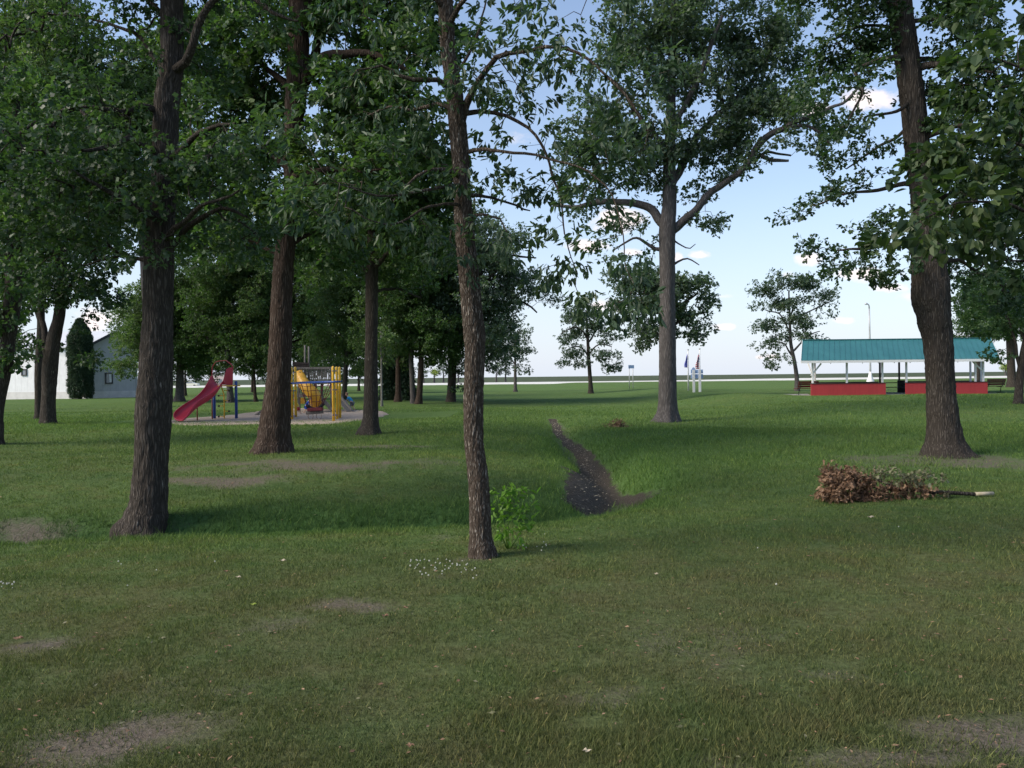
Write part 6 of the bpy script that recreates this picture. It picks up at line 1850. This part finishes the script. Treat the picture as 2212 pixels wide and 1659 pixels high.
def climber():
    b = ground(*zc(800, 1390))
    r = empty('rope_climber', b, 'climbing frame of thick yellow posts and blue bars with a hanging maroon net', 'climbing frame')
    posts = []
    for x, top, bot, th in ((360, 470, 1365, 40), (440, 422, 1350, 50), (510, 416, 1308, 44), (1168, 405, 1380, 50), (1230, 413, 1345, 46), (1280, 416, 1325, 46)):
        g = ground(*zc(x, bot)); rr = th * .124 / 2 * g[1] / FPX
        t = P3(*zc(x, top), g[1])[2]
        MB().tube([g + (0, 0, -.1), (g[0], g[1], t - rr), (g[0], g[1], t - rr * .4), (g[0], g[1], t - rr * .08), (g[0], g[1], t)], [rr, rr, rr * .85, rr * .45, .005], 14).build('post', M['yellow'], r, True)
        posts.append((g, rr))
    def at(i, y, x=None):
        g = posts[i][0]; return np.array([g[0], g[1], P3(*zc(800, y), g[1])[2]])
    for i, j, y in ((1, 2, 508), (1, 2, 832), (1, 2, 1272), (3, 4, 494), (3, 4, 822), (3, 4, 1262), (0, 1, 700), (3, 5, 690)):
        a, c = at(i, y), at(j, y); e = norm(c - a) * .10
        MB().tube([a - e + (0, -posts[i][1] * .9, 0), c + e + (0, -posts[j][1] * .9, 0)], .028, 8).build('clamp_bar', M['blue'], r, True)
    MB().tube([at(0, 706) + (-.1, -.09, 0), at(1, 700) + (0, -.1, 0), at(3, 682) + (0, -.1, 0), at(3, 680) + (.35, -.1, .0)], .042, 10).build('top_bar', M['blue'], r, True)
    MB().tube([at(2, 690) + (-.1, .05, 0), at(5, 672) + (.1, .05, 0)], .040, 10).build('top_bar', M['blue'], r, True)
    # hanging net: ropes from the bars drawn together over a rubber tyre and a log
    dm = (posts[1][0][1] + posts[4][0][1]) / 2
    def Z(x, y, dz=0): return P3(*zc(x, y), dm + dz)
    net = MB()
    tops = [(540, 700, .6), (600, 700, -.9), (690, 705, .7), (760, 700, -.9), (850, 690, .7), (1000, 700, -.8), (1090, 690, .6), (1140, 700, -.6)]
    bots = [(690, 1080, .3), (700, 1130, -.3), (760, 1150, .3), (790, 1140, -.3), (870, 1140, .3), (900, 1130, -.3), (950, 1100, .3), (990, 1050, -.3)]
    lines = []
    for (tx, ty, td), (bx_, by_, bd) in zip(tops, bots):
        pts = [Z(tx + (bx_ - tx) * t, ty + (by_ - ty) * t ** 1.3, td + (bd - td) * t) for t in np.linspace(0, 1, 6)]
        net.tube(pts, .018, 5); lines.append(pts)
    for k in range(1, 6):
        for i in range(len(lines) - 1):
            net.tube([lines[i][k], lines[i + 1][k]], .014, 5)
    net.build('rope_net', M['maroon'], r, True)
    rp = MB()
    rp.tube([Z(1140, 820, -.5), Z(1090, 890, -.3), Z(1040, 960, -.2), Z(1000, 1010, 0)], .024, 6).tube([Z(1060, 700, .1), Z(1110, 800, .0), Z(1140, 830, -.4)], .022, 6)
    for cx in (770, 915):
        rp.tube([Z(cx - 40, 1240), Z(cx - 50, 1290), Z(cx - 15, 1350), Z(cx + 15, 1350), Z(cx + 40, 1290), Z(cx + 35, 1240)], .012, 5)
    rp.build('rope_loop', M['rope'], r, True)
    ty = MB(); pts = [Z(700 + 300 * t, 1090 + 75 * math.sin(PI * t) * 1.0 - 30 * t, .0) for t in np.linspace(0, 1, 12)]
    ty.tube(pts, [.07] * 12, 10); ty.build('tyre', M['black'], r, True)
    MB().beam(Z(720, 1165, -.25), Z(980, 1150, -.25), .30, .16).build('padded_seat', M['maroon'], r, bevel=.03)
    MB().tube([Z(690, 1222, -.15), Z(985, 1200, -.15)], .085, 10).build('log', M['wood_grey'], r, True)


climber()


# ------------------------------------------------------------------ wooden play ship
def ship():
    b = ground(*zc(800, 1230)); d = b[1] + 1.2
    gzv = gz(b[0], d)
    root = empty('wooden_play_ship', (b[0], d, gzv), 'weathered grey wooden play ship with two masts behind the yellow climber', 'play structure')
    def Z(x, y, dz=0): return P3(*zc(x, y), d + dz)
    # plank railing
    rng = np.random.default_rng(4)
    for k, x in enumerate(np.arange(552, 1160, 33)):
        t = 455 + rng.normal(0, 4)
        MB().beam(Z(x, 690, -.1), Z(x + rng.normal(0, 2), t, -.1), .062, .03, (0, 1, 0)).build('railing_plank', M['wood_grey'], root)
    MB().beam(Z(385, 445, -.15), Z(1190, 440, -.15), .08, .14).build('handrail', M['wood_grey'], root, bevel=.01)
    MB().beam(Z(385, 445, 2.2), Z(1190, 440, 2.2), .08, .12).build('handrail', M['wood_grey'], root, bevel=.01)
    back = MB()
    for x in np.arange(560, 1150, 66): back.beam(Z(x, 690, 2.2), Z(x, 455, 2.2), .05, .03, (0, 1, 0))
    back.build('rear_railing', M['wood_grey'], root)
    MB().add([tuple(Z(x, y, dz)) for x, y, dz in [(545, 712, -.25), (1140, 706, -.25), (1140, 700, 2.3), (545, 706, 2.3), (545, 690, -.25), (1140, 686, -.25), (1140, 680, 2.3), (545, 686, 2.3)]],
             [(0, 1, 2, 3), (7, 6, 5, 4), (0, 4, 5, 1), (1, 5, 6, 2), (2, 6, 7, 3), (3, 7, 4, 0)]).build('deck', M['wood_grey'], root)
    # raised bow boards and masts
    for y, x0, x1 in ((355, 450, 725), (385, 455, 740), (415, 460, 745)):
        MB().beam(Z(x0, y - 8, .3), Z(x1, y + 12, .3), .04, .13).build('bow_board', M['wood_dark'], root)
    for x, t, rr in ((668, 42, .06), (735, 62, .06)):
        MB().tube([Z(x, 700, .4), Z(x - 3, t, .4)], [rr, rr * .85], 8).build('mast', M['wood_grey'], root, True)
    # legs under the deck
    for x, dz in ((560, -.1), (850, -.1), (1130, -.1), (560, 2.1), (960, 2.1), (1130, 2.1)):
        p = Z(x, 700, dz)
        MB().box(p[0] - .07, p[0] + .07, p[1] - .07, p[1] + .07, gz(p[0], p[1]) - .05, p[2]).build('leg', M['wood_grey'], root)
    # sloping rail across the front, cross beam, lattice, ramp on the right
    g = Z(1140, 1170, -.9); MB().beam(Z(560, 520, -.5), g, .09, .20).build('sloping_rail', M['wood_grey'], root, bevel=.01)
    MB().beam(Z(375, 925, -.45), Z(880, 905, -.45), .08, .22).build('cross_beam', M['wood_grey'], root, bevel=.01)
    for x in range(545, 660, 18): MB().beam(Z(x, 955, .2), Z(x, 1060, .2), .045, .03, (0, 1, 0)).build('lattice_slat', M['orange'], root)
    a0, a1 = Z(1300, 1000, -.2), Z(1460, 1200, -.7); a1[2] = gz(a1[0], a1[1]) + .05
    MB().beam(a0, a1, .55, .07).build('ramp', M['wood_grey'], root)
    MB().beam(a0 + (.0, -.3, .22), a1 + (.12, -.3, .12), .07, .10).build('ramp_rail', M['wood_grey'], root)
    MB().beam(Z(1160, 730, .1), a0 + (0, 0, 0), .5, .07).build('ramp', M['wood_grey'], root)
    pa = Z(-230, 1190, -.4); # foot of a ramp seen left of the stout trunk
    g2 = ground(555, 898); MB().beam((g2[0] - .1, g2[1], g2[2]), (g2[0] + .9, g2[1] + .1, g2[2] + .75), .5, .08).build('ramp', M['wood_grey'], root)
    # yellow tube slide curling down inside the frame
    path = [(560, 560, -.2, .34), (600, 620, -.5, .36), (650, 710, -.75, .38), (715, 790, -.9, .40), (780, 850, -.95, .42), (835, 920, -.85, .42), (860, 990, -.6, .42), (850, 1050, -.3, .40)]
    Q, Rr = resample([Z(x, y, dz) for x, y, dz, _ in path], [p[3] for p in path], .07)
    Rr = Rr * (1 + .05 * (np.sin(np.arange(len(Rr)) * 1.25) > .3))
    v, f = tube_np(Q, Rr * .86, 20)
    org = np.array(root.location)
    o = new_obj('tube_slide', fast_mesh('tube_slide', v - org, f, True), root, M['orange'])
    s = o.modifiers.new('thick', 'SOLIDIFY'); s.thickness = .03
    # upper yellow panels beside the railing
    for x in (585, 610): MB().tube([Z(x, 700, -.25), Z(x, 475, -.25)], .045, 8).build('panel_post', M['orange'], root, True)


M['wood_dark'] = mat_wood('dark_planks', (0.035, 0.028, 0.026), (0.085, 0.07, 0.065))
ship()


# ------------------------------------------------------------------ children
def skinned(name, joints, edges, mat, parent, levels=2):
    """one continuous surface grown over a posed skeleton; joints: (x, y, z, radius[, radius y])"""
    me = bpy.data.meshes.new(name)
    me.from_pydata([j[:3] for j in joints], edges, []); me.update()
    o = new_obj(name, me, parent, mat)
    m = o.modifiers.new('skin', 'SKIN'); m.use_smooth_shade = True
    sv = me.skin_vertices[0].data
    for i, j in enumerate(joints):
        sv[i].radius = (j[3], j[4] if len(j) > 4 else j[3])
    sv[0].use_root = True
    s = o.modifiers.new('sub', 'SUBSURF'); s.levels = levels; s.render_levels = levels
    return o


def child(px, py, d_off, h, label, shirt, shorts, face, lean, pose=0, legcol='skin', helmet=None):
    """small child; face = direction faced in degrees (0 = towards picture right)"""
    g = ground(px, py); g = np.array([g[0], g[1] + d_off, gz(g[0], g[1] + d_off)])
    if d_off: g[0] = ray(px, py)[0] * g[1]; g[2] = gz(g[0], g[1])
    s = h / 1.05
    r = empty('person', g, label, 'person')
    r.rotation_euler = (0, 0, R(face)); r.scale = (s, s, s)
    # local frame: x forward, y left, z up, heights in metres for a 1.05 m child
    L = lean
    hip = (0, 0, .47); ch = (.16 * L, 0, .70); nk = (.24 * L, 0, .81); hd = (.31 * L, 0, .90)
    st = .10 if pose == 0 else .16
    J = [(*hip, .085, .10), (ch[0] * .5, 0, .59, .08, .095), (*ch, .085, .10), (*nk, .036), (hd[0], 0, hd[2] - .02, .07), (hd[0] + .01, 0, hd[2] + .05, .082), (hd[0], 0, hd[2] + .12, .05),
         (0, .06, .43, .062), (.03 + st * .4, .065, .25, .042), (-.02 + st, .07, .06, .028), (.09 + st, .075, .03, .026),
         (0, -.06, .43, .062), (.04 - st * .5, -.065, .25, .042), (-.05 - st, -.07, .06, .028), (.06 - st, -.075, .03, .026),
         (ch[0] + .03, .12, .74, .038), (ch[0] + .10, .15, .62, .028), (ch[0] + .20, .13, .55, .021), (ch[0] + .25, .12, .53, .024),
         (ch[0] + .03, -.12, .74, .038), (ch[0] + .08, -.15, .60, .028), (ch[0] + .15, -.13, .50, .021), (ch[0] + .19, -.12, .47, .024)]
    E = [(0, 1), (1, 2), (2, 3), (3, 4), (4, 5), (5, 6), (0, 7), (7, 8), (8, 9), (9, 10), (0, 11), (11, 12), (12, 13), (13, 14), (2, 15), (15, 16), (16, 17), (17, 18), (2, 19), (19, 20), (20, 21), (21, 22)]
    for side, w in ((1, 18), (-1, 22)):       # five fingers
        x, y, z = J[w][:3]
        for k, (fy, ln) in enumerate(((-.018, .030), (-.008, .038), (.003, .040), (.013, .034), (.024 * side, .018))):
            J.append((x + ln * .7, y + fy, z - ln * .5, .006)); E.append((w, len(J) - 1))
    skinned('body', J, E, M['skin'], r)
    e = .012
    SH = [(hip[0], 0, .46, .105, .115), (ch[0] * .5, 0, .59, .098, .112), (*ch, .10, .118), (nk[0] - .01, 0, .775, .055, .07), (ch[0] + .03, .12, .74, .052), (ch[0] + .085, .145, .65, .045), (ch[0] + .03, -.12, .74, .052), (ch[0] + .07, -.145, .64, .045)]
    skinned('shirt', SH, [(0, 1), (1, 2), (2, 3), (2, 4), (4, 5), (2, 6), (6, 7)], M[shirt], r)
    k = .27
    SO = [(0, 0, .46, .10, .115), (0, .06, .42, .078), (.03 + st * .38, .065, k, .062), (0, -.06, .42, .078), (.04 - st * .46, -.065, k, .062)]
    skinned('shorts', SO, [(0, 1), (1, 2), (0, 3), (3, 4)], M[shorts], r)
    hx = hd[0]
    mb = MB(); o = np.array(r.location)
    hh = bpy.data.meshes.new('hair'); bm = bmesh.new()
    bmesh.ops.create_uvsphere(bm, u_segments=14, v_segments=9, radius=.094)
    for v in list(bm.verts):
        if v.co.z < -.01 and v.co.x > -.02: bm.verts.remove(v)
    for v in bm.verts: v.co.z *= .95; v.co += Vector((hx - .005, 0, hd[2] + .065))
    bm.to_mesh(hh); bm.free(); hh.polygons.foreach_set('use_smooth', [True] * len(hh.polygons))
    new_obj('helmet' if helmet else 'hair', hh, r, M[helmet or 'hair'])
    # face: eyes, nose, mouth, ears
    fm = bpy.data.meshes.new('eyes'); bm = bmesh.new()
    for y in (-.028, .028): bmesh.ops.create_uvsphere(bm, u_segments=8, v_segments=6, radius=.010, matrix=Matrix.Translation((hx + .082, y, hd[2] + .045)))
    bm.to_mesh(fm); bm.free(); new_obj('eyes', fm, r, M['black'])
    fm = bpy.data.meshes.new('nose'); bm = bmesh.new()
    bmesh.ops.create_uvsphere(bm, u_segments=8, v_segments=6, radius=.013, matrix=Matrix.Translation((hx + .092, 0, hd[2] + .02)))
    for y in (-.078, .078): bmesh.ops.create_uvsphere(bm, u_segments=8, v_segments=6, radius=.017, matrix=Matrix.Translation((hx, y, hd[2] + .03)))
    bm.to_mesh(fm); bm.free(); new_obj('nose', fm, r, M['skin'])
    fm = bpy.data.meshes.new('mouth'); bm = bmesh.new()
    bmesh.ops.create_cube(bm, size=1, matrix=Matrix.Translation((hx + .080, 0, hd[2] - .012)) @ Matrix.Diagonal((.008, .030, .007, 1)))
    bm.to_mesh(fm); bm.free(); new_obj('mouth', fm, r, M['cloth_red'])
    sm = bpy.data.meshes.new('shoe'); 
    for (x, y) in ((.03 + st, .07), (0 - st, -.07)):
        sm = bpy.data.meshes.new('shoe'); bm = bmesh.new()
        bmesh.ops.create_uvsphere(bm, u_segments=10, v_segments=6, radius=1, matrix=Matrix.Translation((x + .02, y * 1.05, .028)) @ Matrix.Diagonal((.085, .036, .032, 1)))
        bm.to_mesh(sm); bm.free(); new_obj('shoe', sm, r, M['black'])
    return r


child(761, 887.5, 0, 1.12, 'small child in bright blue shirt and grey shorts bending forward by the ramp', 'cloth_cyan', 'cloth_grey', 172, 1.0, 0)
child(644, 896.5, 0, .92, 'small bare legged child in red and yellow left of the hanging net', 'cloth_yellow', 'cloth_red', 190, .6, 1, helmet='cloth_red')
child(661, 893.5, 0, .95, 'small child in royal blue, leaning on the hanging net of the climber', 'cloth_blue', 'cloth_blue', 10, .8, 0)

# ------------------------------------------------------------------ world and sun
SUN_EL, SUN_AZ = R(38), R(250)        # azimuth clockwise from +Y (north): low in the left, a little behind the camera
w = bpy.data.worlds.new('World'); sc.world = w; w.use_nodes = True
nt = w.node_tree
for n in list(nt.nodes): nt.nodes.remove(n)
out = nt.nodes.new('ShaderNodeOutputWorld'); bg = nt.nodes.new('ShaderNodeBackground')
sky = nt.nodes.new('ShaderNodeTexSky'); sky.sky_type = 'NISHITA'; sky.sun_disc = False
sky.sun_elevation = SUN_EL; sky.sun_rotation = SUN_AZ; sky.air_density = 1.0; sky.dust_density = 0.6; sky.ozone_density = 2.5
tc = nt.nodes.new('ShaderNodeTexCoord')
sep = nt.nodes.new('ShaderNodeSeparateXYZ'); nt.links.new(tc.outputs['Generated'], sep.inputs[0])
yy = math_n(nt, 'MAXIMUM', sep.outputs[1], 0.05)
U = math_n(nt, 'DIVIDE', sep.outputs[0], yy); Vv = math_n(nt, 'DIVIDE', sep.outputs[2], yy)
cmb = nt.nodes.new('ShaderNodeCombineXYZ'); nt.links.new(U, cmb.inputs[0]); nt.links.new(Vv, cmb.inputs[1])
nn = nt.nodes.new('ShaderNodeTexNoise'); nn.inputs['Scale'].default_value = 26; nn.inputs['Detail'].default_value = 6; nn.inputs['Roughness'].default_value = .6
nt.links.new(mapping(nt, cmb.outputs[0], (1, 1.5, 1)), nn.inputs['Vector'])
n2 = nt.nodes.new('ShaderNodeTexNoise'); n2.inputs['Scale'].default_value = 9; n2.inputs['Detail'].default_value = 4
nt.links.new(mapping(nt, cmb.outputs[0], (1, 1.8, 1), (4, 2, 0)), n2.inputs['Vector'])
fr = math_n(nt, 'ADD', math_n(nt, 'MULTIPLY', math_n(nt, 'SUBTRACT', nn.outputs[0], .5), 2.2), math_n(nt, 'MULTIPLY', math_n(nt, 'SUBTRACT', n2.outputs[0], .5), 1.2))
mask = None
CL = [(1340, 470, 70, 36, 1), (1265, 530, 60, 16, 1), (1365, 545, 40, 12, .8), (1515, 552, 34, 15, 1), (1465, 555, 14, 14, .8), (1750, 556, 36, 20, 1), (1850, 590, 90, 18, .9), (1925, 622, 46, 12, .9), (1825, 694, 36, 12, 1), (1670, 770, 24, 9, .8), (1565, 706, 28, 8, .7),
      (1640, 772, 14, 7, .7), (1290, 660, 60, 20, .8), (1880, 215, 110, 30, .9), (1760, 235, 70, 22, .9), (200, 690, 60, 34, .8), (985, 700, 46, 20, .7), (1700, 596, 20, 14, .6), (1110, 300, 60, 26, .4), (1560, 640, 40, 8, .35), (1980, 640, 60, 14, .5), (2100, 740, 60, 30, .5), (700, 300, 90, 30, .4)]
for px, py, rx, ry, k in CL:
    c = ray(px, py)
    du = math_n(nt, 'DIVIDE', math_n(nt, 'SUBTRACT', U, float(c[0])), rx / FPX); dv = math_n(nt, 'DIVIDE', math_n(nt, 'SUBTRACT', Vv, float(c[2])), ry / FPX)
    rr = math_n(nt, 'SQRT', math_n(nt, 'ADD', math_n(nt, 'MULTIPLY', du, du), math_n(nt, 'MULTIPLY', dv, dv)))
    a = math_n(nt, 'SUBTRACT', 1.15, rr)
    a = math_n(nt, 'MULTIPLY', math_n(nt, 'ADD', a, fr), k)
    mask = a if mask is None else math_n(nt, 'MAXIMUM', mask, a)
cm = ramp(nt, mask, [(0.20, (0, 0, 0)), (0.75, (1, 1, 1))])
front = math_n(nt, 'GREATER_THAN', sep.outputs[1], 0.06)
cm = math_n(nt, 'MULTIPLY', math_n(nt, 'MULTIPLY', cm, front), 0.95)
CLOUDC = (5.6, 5.0, 4.9)
VEIL = (3.72, 4.02, 4.62)
# thin pale veil of high cloud thickening towards the horizon
el = math_n(nt, 'ABSOLUTE', sep.outputs[2])
vk = ramp(nt, el, [(0.0, (.92, .92, .92)), (0.10, (.62, .62, .62)), (0.22, (.30, .30, .30)), (0.5, (.08, .08, .08))])
skyv = mixc(nt, vk, sky.outputs[0], VEIL)
skyc = mixc(nt, cm, skyv, CLOUDC)
nt.links.new(skyc, bg.inputs[0]); bg.inputs[1].default_value = 0.05
nt.links.new(bg.outputs[0], out.inputs[0])

sd = bpy.data.lights.new('sun', 'SUN'); so = bpy.data.objects.new('sun', sd); COL.objects.link(so)
sd.energy = 1.2; sd.angle = R(28); sd.color = (1.0, 0.90, 0.76)
sv = Vector((math.sin(SUN_AZ) * math.cos(SUN_EL), math.cos(SUN_AZ) * math.cos(SUN_EL), math.sin(SUN_EL)))
so.rotation_euler = sv.to_track_quat('Z', 'Y').to_euler(); so.location = (-20, -10, 30)

sc.view_settings.view_transform = 'Standard'; sc.view_settings.look = 'None'
sc.view_settings.exposure = 2.1; sc.view_settings.gamma = 1.0
sc.render.engine = 'CYCLES'
sc.cycles.max_bounces = 4; sc.cycles.diffuse_bounces = 2; sc.cycles.transmission_bounces = 2; sc.cycles.glossy_bounces = 2
